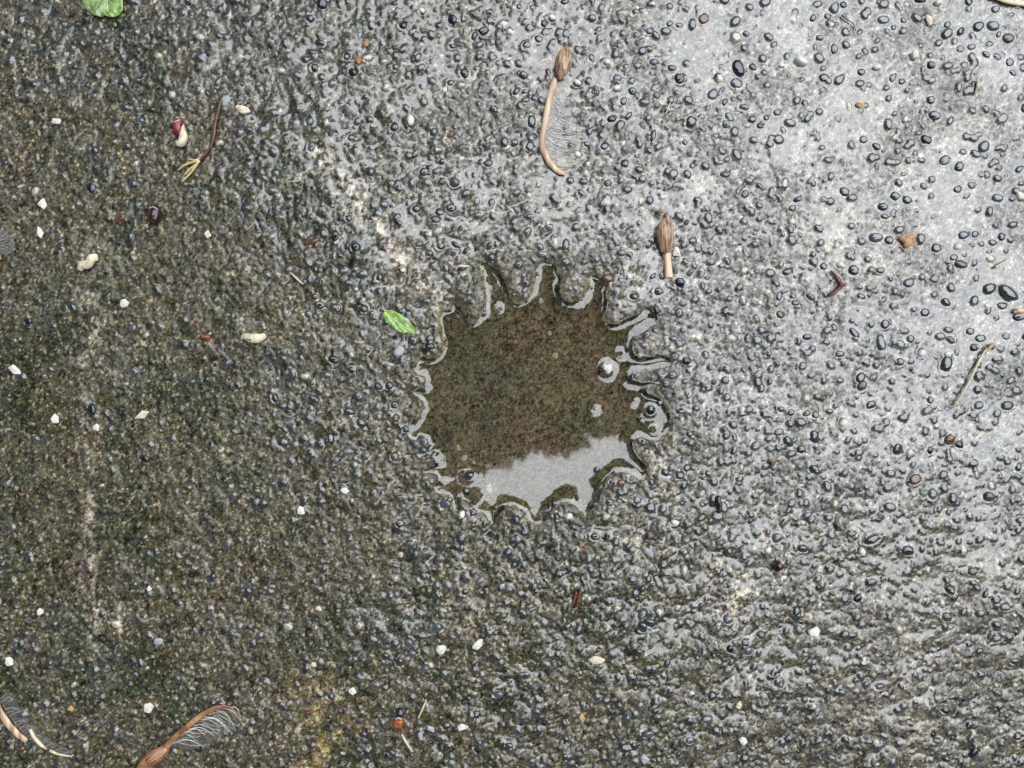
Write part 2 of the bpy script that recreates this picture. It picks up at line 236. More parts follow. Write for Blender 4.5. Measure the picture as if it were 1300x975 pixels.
def patch(x, y, rad):
    a = max(0, int((x - rad - X0) / STEP)); b = min(nx, int((x + rad - X0) / STEP) + 2)
    c = max(0, int((y - rad - Y0) / STEP)); d = min(ny, int((y + rad - Y0) / STEP) + 2)
    return (slice(c, d), slice(a, b))
def local(x, y, a, b, t, w):
    th = math.radians(t); u = (XX[w] - x) * math.cos(th) - (YY[w] - y) * math.sin(th); v = (XX[w] - x) * math.sin(th) + (YY[w] - y) * math.cos(th)
    return np.sqrt((u / a) ** 2 + (v / b) ** 2)
Gs = blur(G, 7)

# water film that lies in the hollows
film_t = .50 * np.exp(-(((XX - 640) / 250) ** 2 + ((YY - 130) / 190) ** 2)) + .25 * np.exp(-(((XX - 1080) / 260) ** 2 + ((YY - 560) / 200) ** 2)) + .42 * np.exp(-(((XX - 330) / 230) ** 2 + ((YY - 60) / 190) ** 2)) + .25 * np.exp(-(((XX - 480) / 260) ** 2 + ((YY - 800) / 120) ** 2)) - .12 * calm + .50 * top_right + .10 * right - .30 + .38 * noise(22) + .12 * low
film_t += .5 * np.exp(-(((XX - 1124) / 18) ** 2 + ((YY - 756) / 13) ** 2)) + .8 * np.exp(-(((XX - 365) / 22) ** 2 + ((YY - 857) / 10) ** 2))
F = .5 * blur(G, 4) + .5 * blur(G, 8) + film_t
F = np.where(D > 0, -50, F - 1.6 * np.exp(np.minimum(D, 0) / 11))
def smax(a, b, k): return np.maximum(a, b) + k * np.exp(-np.abs(a - b) / k) * .5
H = smax(G, F, .35)
filmm = 1 / (1 + np.exp(-(F - G) / .22))
H = H - np.where(D > 0, 0, .0)
# stone domes and the little collars of water round them
for (x, y, a, b, t, k) in extra:
    w = patch(x, y, a * 2 + 5); q = local(x, y, a, b, t, w); m = (a + b) / 2
    base = Gs[patch(x, y, 1)].mean() + .15 * m
    dome = base + .55 * m * np.minimum(.86, np.sqrt(np.clip(1 - q ** 2.8, 0, 1))) - .05 * m
    hh = H[w] + .32 * np.exp(-np.abs(q - 1) * m / 1.5) * (q > .8)
    ii = (q < 1)
    H[w] = np.where(ii, np.maximum(dome, hh), hh)
    s_ = sstep(1.05, .85, q); stone_mask[w] = np.maximum(stone_mask[w], s_); stone_tone[w] = np.where(q < 1.05, random.random(), stone_tone[w])
zst = {}
for n_, (x, y, a, b, t, k) in enumerate(stones + [(x, y, a, b, 0, 'w') for x, y, a, b in whites]):
    w = patch(x, y, a * 2 + 8); q = local(x, y, a, b, t, w); m = (a + b) / 2
    base = Gs[patch(x, y, 1)].mean(); zst[n_] = base
    inside_puddle = D[patch(x, y, 1)].mean() > 0
    if not inside_puddle:
        H[w] += .9 * np.exp(-np.maximum(q - 1, 0) * m / 2.4) * (1 - .8 * sstep(1.0, .6, q))
        filmm[w] = np.maximum(filmm[w], np.exp(-np.maximum(q - 1, 0) * m / 3.0))

# albedo of the concrete (its own colour: cement, moss, sand grains, pale worn patches)
def lerp(a, b, t): return a + (b - a) * t[..., None]
def full(c): return np.broadcast_to(np.array(c, float), XX.shape + (3,))
moss = sstep(-.2, 1.3, noise(22) + .5 * noise(5)) * (1 - .85 * right)
col = lerp(full((.064, .054, .029)), full((.130, .126, .112)), right * (1 - .75 * sstep(520, 820, YY + 30 * noise(40))) * .95)
col = lerp(col, full((.032, .036, .017)), moss * .8)
col = lerp(col, full((.085, .075, .055)), sstep(.3, 1.6, noise(9)) * .5)
pal = np.zeros_like(XX)
for pts, wd, am in (([(405,195),(440,235),(470,280),(500,320),(545,370),(575,395)], 15, .85), ([(118,380),(128,430),(104,470),(112,540),(118,620),(116,720),(126,760),(120,830)], 7, .55),
                    ([(400,205),(345,255)], 9, .4), ([(110,380),(150,330),(100,300)], 12, .35), ([(154,768),(155,800)], 3.2, 1.0), ([(910,730),(945,745),(925,770)], 17, .9),
                    ([(390,905),(425,930)], 30, .0), ([(1030,740),(1090,800)], 12, .2), ([(280,560),(300,590)], 9, .5), ([(590,740),(600,790)], 10, .35), ([(740,350),(730,378)], 12, .7), ([(790,380),(785,400)], 12, .6),
                    ([(820,430),(850,440)], 13, .6), ([(860,540),(835,580),(850,620)], 16, .55), ([(790,650),(800,720)], 16, .45), ([(660,355),(664,375)], 8, .5), ([(1150,215),(1250,150)], 30, .4), ([(1010,60),(1030,230)], 20, .12)):
    pal = np.maximum(pal, am * np.exp(-(segdist(pts) / wd) ** 2))
pn = sstep(-.9, .8, noise(2.2) + .6 * noise(6))
col = lerp(col, full((.46, .39, .28)), np.clip(1.0 * pal * pn, 0, 1))
yel = np.exp(-(segdist([(400,885),(415,920),(405,960)]) / 30) ** 2)
col = lerp(col, full((.21, .16, .055)), yel * .85 * sstep(-1, 1, noise(5)))
col = lerp(col, full((.33, .28, .20)), right * .24 * sstep(.2, 1.7, noise(32) + .6 * noise(3)))
g1, g2 = noise(1.0), noise(.95)
pale_grain = sstep(.95, 1.7, g1); dark_grain = sstep(.75, 1.5, g2)
col = lerp(col, full((.46, .39, .26)), pale_grain * (.42 + .16 * right))
col = lerp(col, full((.014, .014, .011)), dark_grain * .7)
orange_g = sstep(1.9, 2.5, noise(1.5)); col = lerp(col, full((.24, .14, .07)), orange_g * .5)
col *= np.clip(1 + .36 * noise(.75) + .24 * noise(2.6), .25, 2.4)[..., None]
# puddle floor: fine brown silt with grit
pm = sstep(-3, 4, D)
col_plain = col.copy()
fl = lerp(full((.135, .110, .066)), full((.112, .098, .062)), sstep(-.3, 1.2, noise(24)))
fl = lerp(fl, full((.165, .105, .068)), sstep(.3, 1.8, noise(10)) * .35)
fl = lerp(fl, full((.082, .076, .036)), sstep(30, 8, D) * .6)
fl = 1.5 * fl * np.clip(1 + .38 * noise(.7) + .15 * noise(1.6) + .10 * noise(3.2), .25, 2.4)[..., None]
fl = lerp(fl, full((.48, .38, .24)), sstep(1.7, 2.5, noise(1.1)) * .8)
fl = lerp(fl, full((.010, .010, .008)), sstep(2.3, 2.8, noise(1.8)) * .9)
fl = lerp(fl, full((.060, .062, .064)), sstep(2.2, 2.5, noise(4.5)) * .6)
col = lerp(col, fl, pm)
wetd = sstep(20, 0, -D) * (D <= 0); col = lerp(col, full((.060, .046, .026)), wetd * .8 * sstep(-1.4, .6, noise(4)))
st = lerp(full((.016, .017, .015)), full((.075, .075, .066)), stone_tone ** 2)
st = lerp(st, full((.34, .30, .22)), ((stone_tone > .955) & (stone_mask > 0)).astype(float))
col = lerp(col, st, stone_mask * .9)
col = np.clip(col, .004, .7)
wet = np.clip(np.maximum(filmm, stone_mask), 0, 1); wet = np.where(D > 0, .0, wet)

# grid goes on outwards with growing cells to form the rest of the yard
grow = []; s_ = 2.6; acc = 0
while acc < 160000:
    acc += s_; grow.append(acc); s_ *= 1.05 if acc < 1300 else 1.42
ax_ = np.concatenate([X0 - np.array(grow[::-1]), gx, gx[-1] + np.array(grow)])
ay_ = np.concatenate([Y0 - np.array(grow[::-1]), gy, gy[-1] + np.array(grow)])
g = len(grow)
def fold(c, c0, n):                       # the same weathered surface carries on past the surveyed patch
    k = np.rint((c - c0) / STEP).astype(np.int64) % (2 * (n - 1)); return np.where(k >= n, 2 * (n - 1) - k, k)
IX, IY = np.meshgrid(fold(ax_, X0, nx), fold(ay_, Y0, ny))
away = sstep(-60, -25, D)
H_out = H * (1 - away) + np.maximum(G_plain, blur(G_plain, 6)) * away
C_out = lerp(col, col_plain, away); W_out = wet * (1 - away)
soft = lambda a: np.stack([blur(a[..., k], 14) for k in range(3)], -1) if a.ndim == 3 else blur(a, 14)
dxo = np.maximum(np.maximum(X0 - ax_, ax_ - gx[-1]), 0)[None, :]; dyo = np.maximum(np.maximum(Y0 - ay_, ay_ - gy[-1]), 0)[:, None]
DO = np.maximum(dxo, dyo) + np.zeros((len(ay_), len(ax_))); mixo = sstep(10, 260, DO)
HH = H_out[IY, IX] * (1 - mixo) + soft(H_out)[IY, IX] * mixo; CC = lerp(C_out[IY, IX], np.clip(soft(C_out), .01, 1)[IY, IX], mixo); WW = W_out[IY, IX] * (1 - mixo) + soft(W_out)[IY, IX] * mixo
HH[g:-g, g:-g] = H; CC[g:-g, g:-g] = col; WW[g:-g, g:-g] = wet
SUB = np.pad(sstep(-1.2, .6, D), g)
n_x, n_y = len(ax_), len(ay_)
FAR = sstep(40, 500, DO); WW = WW * (1 - FAR)
AX, AY = np.meshgrid(ax_, ay_)
V = np.empty((n_y * n_x, 3), np.float32)
V[:, 0] = ((AX - 650) * S).ravel(); V[:, 1] = ((487.5 - AY) * S).ravel(); V[:, 2] = (HH * S).ravel()
def grid_mesh(name, V, quads, attrs):
    me = bpy.data.meshes.new(name); nq = len(quads)
    me.vertices.add(len(V)); me.vertices.foreach_set('co', V.ravel())
    me.loops.add(nq * 4); me.loops.foreach_set('vertex_index', quads.ravel().astype(np.int32))
    me.polygons.add(nq); me.polygons.foreach_set('loop_start', np.arange(0, nq * 4, 4, dtype=np.int32))
    me.polygons.foreach_set('use_smooth', np.ones(nq, bool))
    me.update(calc_edges=True)
    for nm, typ, arr in attrs:
        at = me.attributes.new(nm, typ, 'POINT'); at.data.foreach_set('color' if typ == 'FLOAT_COLOR' else 'value', arr.astype(np.float32).ravel())
    return me
idx = np.arange(n_y * n_x).reshape(n_y, n_x)
quads = np.stack([idx[1:, :-1], idx[1:, 1:], idx[:-1, 1:], idx[:-1, :-1]], -1).reshape(-1, 4)
rgba = np.concatenate([CC, np.ones(CC.shape[:2] + (1,))], -1)
gme = grid_mesh('ground', V, quads, [('surface_colour', 'FLOAT_COLOR', rgba), ('wet_film', 'FLOAT', WW), ('submerged', 'FLOAT', SUB), ('far', 'FLOAT', FAR)])
ground = link('ground', gme); tag(ground, 'wet rough concrete slab with embedded aggregate, mossy on the left and pale on the right', kind='structure')
gm = bpy.data.materials.new('wet_concrete'); gm.use_nodes = True; nt = gm.node_tree; b = nt.nodes['Principled BSDF']
a1 = nt.nodes.new('ShaderNodeAttribute'); a1.attribute_name = 'surface_colour'
a2 = nt.nodes.new('ShaderNodeAttribute'); a2.attribute_name = 'wet_film'
tc = nt.nodes.new('ShaderNodeTexCoord')
nz = nt.nodes.new('ShaderNodeTexNoise'); nz.inputs['Scale'].default_value = 2600; nz.inputs['Detail'].default_value = 3
nt.links.new(tc.outputs['Object'], nz.inputs[0])
mr = nt.nodes.new('ShaderNodeMapRange'); mr.inputs[1].default_value = .3; mr.inputs[2].default_value = .7; mr.inputs[3].default_value = .35; mr.inputs[4].default_value = 1.65
nt.links.new(nz.outputs[0], mr.inputs[0])
mu = nt.nodes.new('ShaderNodeVectorMath'); mu.operation = 'SCALE'; nt.links.new(a1.outputs['Color'], mu.inputs[0]); nt.links.new(mr.outputs[0], mu.inputs['Scale'])
nt.links.new(mu.outputs[0], b.inputs['Base Color'])
rr = nt.nodes.new('ShaderNodeMapRange'); rr.inputs[3].default_value = .20; rr.inputs[4].default_value = .045; nt.links.new(a2.outputs['Fac'], rr.inputs[0]); a4 = nt.nodes.new('ShaderNodeAttribute'); a4.attribute_name = 'far'
ra = nt.nodes.new('ShaderNodeMath'); ra.operation = 'MULTIPLY_ADD'; ra.inputs[1].default_value = .3; nt.links.new(a4.outputs['Fac'], ra.inputs[0]); nt.links.new(rr.outputs[0], ra.inputs[2]); nt.links.new(ra.outputs[0], b.inputs['Roughness'])
ri = nt.nodes.new('ShaderNodeMapRange'); ri.inputs[3].default_value = 1.43; ri.inputs[4].default_value = 1.85; nt.links.new(a2.outputs['Fac'], ri.inputs[0]); nt.links.new(ri.outputs[0], b.inputs['IOR'])
a3 = nt.nodes.new('ShaderNodeAttribute'); a3.attribute_name = 'submerged'          # no surface sheen on the floor under water
rs = nt.nodes.new('ShaderNodeMapRange'); rs.inputs[3].default_value = .5; rs.inputs[4].default_value = .02; nt.links.new(a3.outputs['Fac'], rs.inputs[0]); nt.links.new(rs.outputs[0], b.inputs['Specular IOR Level'])
nb_ = nt.nodes.new('ShaderNodeTexNoise'); nb_.inputs['Scale'].default_value = 3300; nb_.inputs['Detail'].default_value = 2; nt.links.new(tc.outputs['Object'], nb_.inputs[0])
bp_ = nt.nodes.new('ShaderNodeBump'); bp_.inputs['Distance'].default_value = .00016; nt.links.new(nb_.outputs[0], bp_.inputs['Height']); nf = nt.nodes.new('ShaderNodeTexNoise'); nf.inputs['Scale'].default_value = 420; nf.inputs['Detail'].default_value = 6; nt.links.new(tc.outputs['Object'], nf.inputs[0])
bf = nt.nodes.new('ShaderNodeBump'); bf.inputs['Distance'].default_value = .0022; nt.links.new(nf.outputs[0], bf.inputs['Height']); nt.links.new(a4.outputs['Fac'], bf.inputs['Strength'])
nt.links.new(bf.outputs[0], bp_.inputs['Normal']); nt.links.new(bp_.outputs[0], b.inputs['Normal'])
bs_ = nt.nodes.new('ShaderNodeMapRange'); bs_.inputs[3].default_value = .55; bs_.inputs[4].default_value = .12; mxs = nt.nodes.new('ShaderNodeMath'); mxs.operation = 'MAXIMUM'; nt.links.new(a2.outputs['Fac'], mxs.inputs[0]); nt.links.new(a3.outputs['Fac'], mxs.inputs[1]); nt.links.new(mxs.outputs[0], bs_.inputs[0]); nt.links.new(bs_.outputs[0], bp_.inputs['Strength'])
gme.materials.append(gm)

# ---------------------------------------------------------------- puddle water
mB, lamB = 3.3, 5.2
Dw = D[WIN]
wz = LEVEL + mB * np.exp(-np.maximum(Dw, 0) / (lamB * (1 + .3 * noise(13)[WIN]))) + np.where(Dw < 0, Dw * 1.8, 0)
for (x, y, r_, am) in ((770,468,7,2.6),(756,517,1,1.1),(722,654,6,1.6),(788,613,6,1.4),(655,658,6,1.2),(546,442,6,1.3),(635,392,3,1.2),(615,396,3,1.2),(787,449,4,1.4),(806,509,1,1.0),(826,521,7,1.8),(829,545,5,1.5),(595,604,7,1.2),(555,576,3,1.2),(712,367,3,1.0)):
    q = np.sqrt((XW - x) ** 2 + (YW - y) ** 2) - r_; wz += am * np.exp(-np.maximum(q, 0) / 4.0)
wz = wz + .05 * blur(rng.standard_normal(XX.shape), 12)[WIN] * 10
keep = Dw > -4
ii = np.full(Dw.shape, -1); 
qk = keep[1:, :-1] & keep[1:, 1:] & keep[:-1, 1:] & keep[:-1, :-1]
fid = np.arange(Dw.size).reshape(Dw.shape)
qd = np.stack([fid[1:, :-1], fid[1:, 1:], fid[:-1, 1:], fid[:-1, :-1]], -1)[qk]
used, inv = np.unique(qd, return_inverse=True); qd = inv.reshape(-1, 4)
Vw = np.stack([(XW - 650) * S, (487.5 - YW) * S, wz * S], -1).reshape(-1, 3)[used].astype(np.float32)
wme = grid_mesh('puddle_water', Vw, qd, []); wme.materials.append(M['water'])
water = link('puddle_water', wme); tag(water, 'clear shallow puddle filling the scalloped flower-shaped hollow in the concrete', kind='structure')

def ztop(x, y, r=2):
    w = patch(x, y, r); return float(H[w].max())
def zavg(x, y, r=3):
    w = patch(x, y, r); return float(H[w].mean())

# ---------------------------------------------------------------- stones as parts of the slab
def ico(sub):
    import bmesh
    bm = bmesh.new(); bmesh.ops.create_icosphere(bm, subdivisions=sub, radius=1)
    v = [tuple(x.co) for x in bm.verts]; f = [tuple(x.index for x in fc.verts) for fc in bm.faces]; bm.free(); return np.array(v), f
IV, IF = ico(3); IV2, IF2 = ico(2)
def blob_shape(v, seed, p=2.5, rough=.19):
    r = np.random.default_rng(seed); d = v / np.linalg.norm(v, axis=1)[:, None]
    l = (np.abs(d) ** p).sum(1) ** (-1 / p); o = d * l[:, None]
    for _ in range(7):
        k = r.standard_normal(3); k /= np.linalg.norm(k); o *= (1 + rough * .5 * np.sin(2.2 * (d @ k) + r.uniform(0, 6)))[:, None]
    for _ in range(7):                                   # a few worn facets
        k = r.standard_normal(3); k /= np.linalg.norm(k); h = o @ k; lim = r.uniform(.72, .92) * h.max()
        o -= np.outer(np.maximum(h - lim, 0) * .75, k)
    o = o / np.abs(o).max(0)
    k = np.array([r.uniform(-.16, .16), r.uniform(-.16, .16), 1.0]); k /= np.linalg.norm(k); hgt = o @ k
    o -= np.outer(np.maximum(hgt - r.uniform(.52, .68), 0) * .93, k)
    return o
kinds = {'s': 'stone', 'b': 'stone_b', 'g': 'stone_g', 'o': 'stone_o', 'r': 'stone_r', 'G': 'palegrey', 'w': 'white'}
pebble_mesh = {}
for kk in kinds:
    for v_ in range(16 if kk == 's' else 4):
        me = mesh('pebble', blob_shape(IV2, 100 * ord(kk) + v_, 2.35), IF2); me.materials.append(M[kinds[kk]]); pebble_mesh[kk, v_] = me
random.seed(9)
allst = stones + [(x, y, a, b, random.uniform(-30, 30) if a != b else 0, 'w') for x, y, a, b in whites]
allst.sort(key=lambda s: -s[2] * s[3]) if False else None
order = sorted(range(len(allst)), key=lambda i: -(allst[i][2] * allst[i][3]) * (3 if allst[i][5] == 'w' else 1))
rest = []
for rank, i in enumerate(order):
    x, y, a, b, t, k = allst[i]
    z = zst[i]; m = (a + b) / 2; zz = z - random.random() * .16 * m if k != 'w' else z + .25 * m
    if D[patch(x, y, 1)].mean() > 0: zz = max(zz, -1.0)
    if rank < 298:
        me = pebble_mesh[k, random.randrange(16 if k == 's' else 4)]
        o = bpy.data.objects.new('pebble', me); C.objects.link(o); o.parent = ground
        o.location = P(x, y, zz); f_ = .93 if k != 'w' else .8
        o.scale = (a * S * f_, b * S * f_, m * (.8 if k != 'w' else 1.0) * S); o.rotation_euler = (random.uniform(-.15, .15), random.uniform(-.15, .15), math.radians(t) + (math.pi if random.random() < .5 else 0))
        if k == 'w': o['label'] = 'white pebble'
    else: rest.append((x, y, a, b, t, zz, m, i))
VV, FF = [], []
for (x, y, a, b, t, zz, m, i) in rest:
    o = blob_shape(IV2, i, 2.35) * np.array([a * .93, b * .93, m * .8]); th = math.radians(t); c_, s_ = math.cos(th), math.sin(th)
    xx = o[:, 0] * c_ - o[:, 1] * s_; yy = o[:, 0] * s_ + o[:, 1] * c_; n0 = len(VV)
    VV += [(((x - 650) + u) * S, ((487.5 - y) + v) * S, (zz + w_) * S) for u, v, w_ in zip(xx, yy, o[:, 2])]
    FF += [tuple(q + n0 for q in f) for f in IF2]
if VV:
    o = link('small_pebbles', mesh('small_pebbles', VV, FF), M['stone'], ground); o['kind'] = 'stuff'

# ---------------------------------------------------------------- shape builders for the litter
def loft(pts, w, h, z, n=10, close=True):
    """closed tube through photo-pixel points; half width w[i], half height h[i], centre height z[i]"""
    V, Fc = [], []; L = len(pts)
    for i, (x, y) in enumerate(pts):
        a = pts[max(i - 1, 0)]; c = pts[min(i + 1, L - 1)]; dx, dy = c[0] - a[0], c[1] - a[1]; l = math.hypot(dx, dy) or 1; px_, py_ = -dy / l, dx / l
        for k in range(n):
            t = 2 * math.pi * k / n; V.append(P(x + px_ * math.cos(t) * w[i], y + py_ * math.cos(t) * w[i], z[i] + math.sin(t) * h[i]))
    for i in range(L - 1):
        for k in range(n):
            k2 = (k + 1) % n; Fc.append((i * n + k, i * n + k2, (i + 1) * n + k2, (i + 1) * n + k))
    Fc.append(tuple(range(n))[::-1]); Fc.append(tuple((L - 1) * n + k for k in range(n)))
    return V, Fc
def spline(p, n):
    p = [np.array(q, float) for q in p]; P_ = [2 * p[0] - p[1]] + p + [2 * p[-1] - p[-2]]; out = []
    for s in np.linspace(0, len(p) - 1 - 1e-6, n):
        i = int(s); t = s - i; a, b, c, d = P_[i], P_[i + 1], P_[i + 2], P_[i + 3]
        out.append(tuple(.5 * ((2 * b) + (c - a) * t + (2 * a - 5 * b + 4 * c - d) * t * t + (3 * b - a - 3 * c + d) * t ** 3)))
    return out
def rel(V, o):
    l = Vector(o.location)
    while o.parent: o = o.parent; l = l + o.location
    return [(v[0] - l[0], v[1] - l[1], v[2] - l[2]) for v in V]
def tube(name, p, w, m, parent, n=14, sides=8, z0=None, hh=None, flat=1.0, rad=3, lift=0.0):
    """p: control points; w: control half-widths, rests on the slab"""
    pts = spline(p, n); ws = list(np.interp(np.linspace(0, 1, n), np.linspace(0, 1, len(w)), w)); hs = [q * flat for q in ws]
    z = np.array([zavg(x, y, rad) + .6 for x, y in pts]) if z0 is None else np.full(n, z0)
    if z0 is None and n > 4: z = np.convolve(np.pad(z, 3, mode='edge'), np.ones(7) / 7, 'valid')
    z = z + np.array(hs) + lift
    V, Fc = loft(pts, ws, hs, list(z), sides)
    return link(name, mesh(name, rel(V, parent), Fc), m, parent)
def merge(name, items, m, parent):
    V, Fc = [], []
    for v, f in items:
        n0 = len(V); V += v; Fc += [tuple(q + n0 for q in k) for k in f]
    return link(name, mesh(name, rel(V, parent) if parent else V, Fc), m, parent)

def fibre(p, w, z, n=9, lift=None, sides=4):
    pts = spline(p, n); ws = [w * (1 - .65 * i / (n - 1)) for i in range(n)]
    zz = [z + (lift or 0) * math.sin(math.pi * i / (n - 1)) for i in range(n)]
    return loft(pts, ws, [q * .8 for q in ws], zz, sides)

# ---------------------------------------------------------------- winged seeds
def winged_seed(label, group, seed_pts, seed_w, spine_pts, spine_w, veins, mem, mats, tip=True, seed_h=.75):
    x0, y0 = (seed_pts or spine_pts)[0]
    root = empty('winged_seed', x0, y0, zavg(x0, y0)); tag(root, label, 'winged seed', group)
    sm, pm_, fm = mats
    if seed_pts:
        so_ = tube('seed_case', seed_pts, seed_w, M[sm], root, n=22, sides=16, flat=seed_h, rad=5)
        ridges = []                                       # raised ribs along the case
        pts = spline(seed_pts, 22); ws = np.interp(np.linspace(0, 1, 22), np.linspace(0, 1, len(seed_w)), seed_w)
        zb = np.mean([zavg(a, b_, 5) for a, b_ in pts]) + .6
        for f_ in (-.62, -.25, .12, .5):
            q = []; zz = []
            for i in range(2, 20):
                a, c = pts[i - 1], pts[i + 1]; dx, dy = c[0] - a[0], c[1] - a[1]; l = math.hypot(dx, dy)
                q.append((pts[i][0] - dy / l * ws[i] * f_, pts[i][1] + dx / l * ws[i] * f_)); zz.append(zb + ws[i] * seed_h * (1 + math.sqrt(1 - f_ * f_)) + .05)
            ridges.append(loft(q, [.45] * len(q), [.4] * len(q), zz, 5))
        merge('rib', ridges, M[pm_], so_)
        if tip:
            tp = spline(seed_pts, 22); d = (tp[0][0] - tp[3][0], tp[0][1] - tp[3][1]); l = math.hypot(*d); d = (d[0] / l, d[1] / l)
            tube('seed_tip', [(tp[1][0], tp[1][1]), (tp[0][0] + d[0] * 5, tp[0][1] + d[1] * 5)], [2.6, 1.5], M['tip'], root, n=4, sides=8, rad=5)
    if spine_pts:
        tube('wing_edge', spine_pts, spine_w, M[pm_], root, n=30, sides=10, flat=.5, rad=4, lift=1.0)
    zv = np.mean([zavg(a, b_, 4) for a, b_ in spine_pts]) + 2.2
    random.seed(len(label))
    its = []
    for p, w in veins:
        its.append(fibre([p[0]] + [(q[0] + random.uniform(-1.3, 1.3), q[1] + random.uniform(-1.3, 1.3)) for q in p[1:]], w * random.uniform(.35, 1.05), zv + random.uniform(-.8, 1.2), 10, random.uniform(-.4, 1.6)))
    merge('wing_veins', its, M[fm], root)
    if mem:
        # thin wing skin, gently rippled, between the edge rib and its rim
        A, B = mem; nA, nB = 36, 10; a_ = spline(A, nA); b_ = spline(B, nA); V, Fc = [], []
        for i in range(nA):
            for j in range(nB):
                t = j / (nB - 1); fr = math.sin(i * 1.9 + t * 5) * .45 * t + math.sin(i * .9 - t * 3) * .3
                V.append(P(a_[i][0] * (1 - t) + b_[i][0] * t, a_[i][1] * (1 - t) + b_[i][1] * t, zv - .3 + fr))
        n0 = len(V); V += [(v[0], v[1], v[2] - .35 * S) for v in V]
        for i in range(nA - 1):
            for j in range(nB - 1):
                q = i * nB + j; Fc.append((q, q + 1, q + nB + 1, q + nB)); Fc.append(tuple(n0 + k for k in (q + nB, q + nB + 1, q + 1, q)))
        rim = [i * nB for i in range(nA)] + [(nA - 1) * nB + j for j in range(1, nB)] + [i * nB + nB - 1 for i in range(nA - 2, -1, -1)] + [j for j in range(nB - 2, 0, -1)]
        link('wing_skin', mesh('wing_skin', rel(V, root), Fc), M['membrane'], root)
    return root
GRP = 'winged seeds lying on the wet concrete'
random.seed(21)
def vein_fan(starts, ends, n, w, bow, jit=1.5):
    """n veins leaving the edge rib forwards and curving out to the rim"""
    a_ = spline(starts, n); b_ = spline(ends, n); out = []
    for i in range(n):
        g_ = b_[min(n - 1, (i // 3) * 3 + 1)]; pull = random.uniform(0, .8)
        a, b_i = a_[i], (b_[i][0] * (1 - pull) + g_[0] * pull + random.uniform(-jit, jit), b_[i][1] * (1 - pull) + g_[1] * pull + random.uniform(-jit, jit))
        if random.random() < .3: t = random.uniform(.6, .9); b_i = (a[0] * (1 - t) + b_i[0] * t, a[1] * (1 - t) + b_i[1] * t)
        mx_ = (a[0] * .55 + b_i[0] * .45 + bow[0], a[1] * .55 + b_i[1] * .45 + bow[1])
        out.append(([a, mx_, b_i], w * random.uniform(.6, 1.2)))
        if random.random() < .7:
            t = random.uniform(.35, .6); s_ = (a[0] * (1 - t) + mx_[0] * t, a[1] * (1 - t) + mx_[1] * t)
            out.append(([s_, ((s_[0] + b_i[0]) / 2 + bow[0] * .4 + 2, (s_[1] + b_i[1]) / 2 + bow[1] * .2), (b_i[0] + 3, b_i[1] - 4)], w * .6))
    return out
# 1: the long one at the top
s1 = [(705,98),(700,118),(695,140),(691,160),(688,178),(690,195),(698,210),(709,220),(717,223)]
winged_seed('long curved winged seed with tan edge and fine pale fringe, upright in the upper middle', GRP,
    [(717,62),(717,70),(715,82),(711,95),(706,103)], [2.6,7.5,11,9.5,4.5], s1, [3.2,4.4,4.2,4.0,3.9,4.0,3.8,3.2,1.6],
    vein_fan([(709,104),(702,122),(697,142),(692,162),(690,182),(693,198),(704,214)], [(716,136),(722,152),(733,166),(742,178),(741,196),(734,210),(722,222)], 21, .6, (-6, 4), 2.5),
    ([(710,102),(701,130),(694,155),(691,180),(698,205),(715,222)], [(726,100),(722,128),(728,155),(737,175),(734,200),(722,220)]), ('seed','spine','fibre'))
# 2: broken stub
r2 = winged_seed('short winged seed with its wing snapped off square, beside a white chip', GRP,
    [(843,278),(843,284),(842,294),(842,306),(843,316),(845,323)], [2.4,7,10.8,11,8.5,5.5], [(844,318),(845,330),(846,342),(847,354)], [5.6,5.0,5.0,5.6],
    [([(841,326),(839,340),(833,352)], .5), ([(842,330),(840,342),(837,354)], .5), ([(841,322),(838,334),(829,346)], .45)], ([(841,324),(842,338),(843,352)], [(838,330),(834,342),(832,352)]), ('seed','spine','fibre'))
# 3: lower left
r3 = winged_seed('orange-brown winged seed with a hooked fringe, slanting in from the bottom edge', GRP,
    [(182,978),(190,968),(200,957),(210,950),(216,943)], [6,10,10.5,8,4.5], [(214,945),(226,932),(240,920),(254,908),(268,899),(282,893),(294,893),(304,900),(310,911)], [4.2,3.6,3.4,3.5,3.5,3.0,1.8,1.2,.8],
    vein_fan([(222,940),(238,926),(254,913),(268,903),(282,896),(296,894)], [(262,946),(272,932),(288,926),(300,925),(308,918),(313,908)], 16, .75, (2, -7), 2.5),
    ([(220,942),(240,925),(262,907),(284,895),(300,896)], [(240,948),(262,942),(282,932),(300,922),(313,908)]), ('seed_d','spine_d','fibre'))
# 4: bottom left corner, broken edge
r4 = winged_seed('broken winged seed with a torn tan edge in the bottom left corner', GRP,
    [(-18,866),(-8,872),(0,882),(4,890)], [5,9,8,4], [(1,880),(6,896),(16,912),(28,926),(40,937)], [3.2,3.8,4.2,4.0,3.0],
    vein_fan([(6,884),(14,900),(26,916),(38,930),(52,940),(70,950)], [(20,878),(32,898),(42,914),(52,924),(70,938),(98,952)], 20, .62, (3, -4)),
    ([(4,882),(20,908),(40,932),(66,950),(90,955)], [(22,876),(34,900),(52,920),(76,940),(98,952)]), ('seed_d','spine','fibre_d'))
tube('wing_edge', [(45,921),(50,932),(58,942),(64,947)], [2.0,2.4,2.2,1.6], M['pale'], r4, n=10, lift=3.4, flat=.6)
tube('wing_edge', [(68,949),(78,953),(92,956),(98,955)], [1.9,1.8,1.2,.6], M['pale'], r4, n=10, lift=3.0, flat=.6)
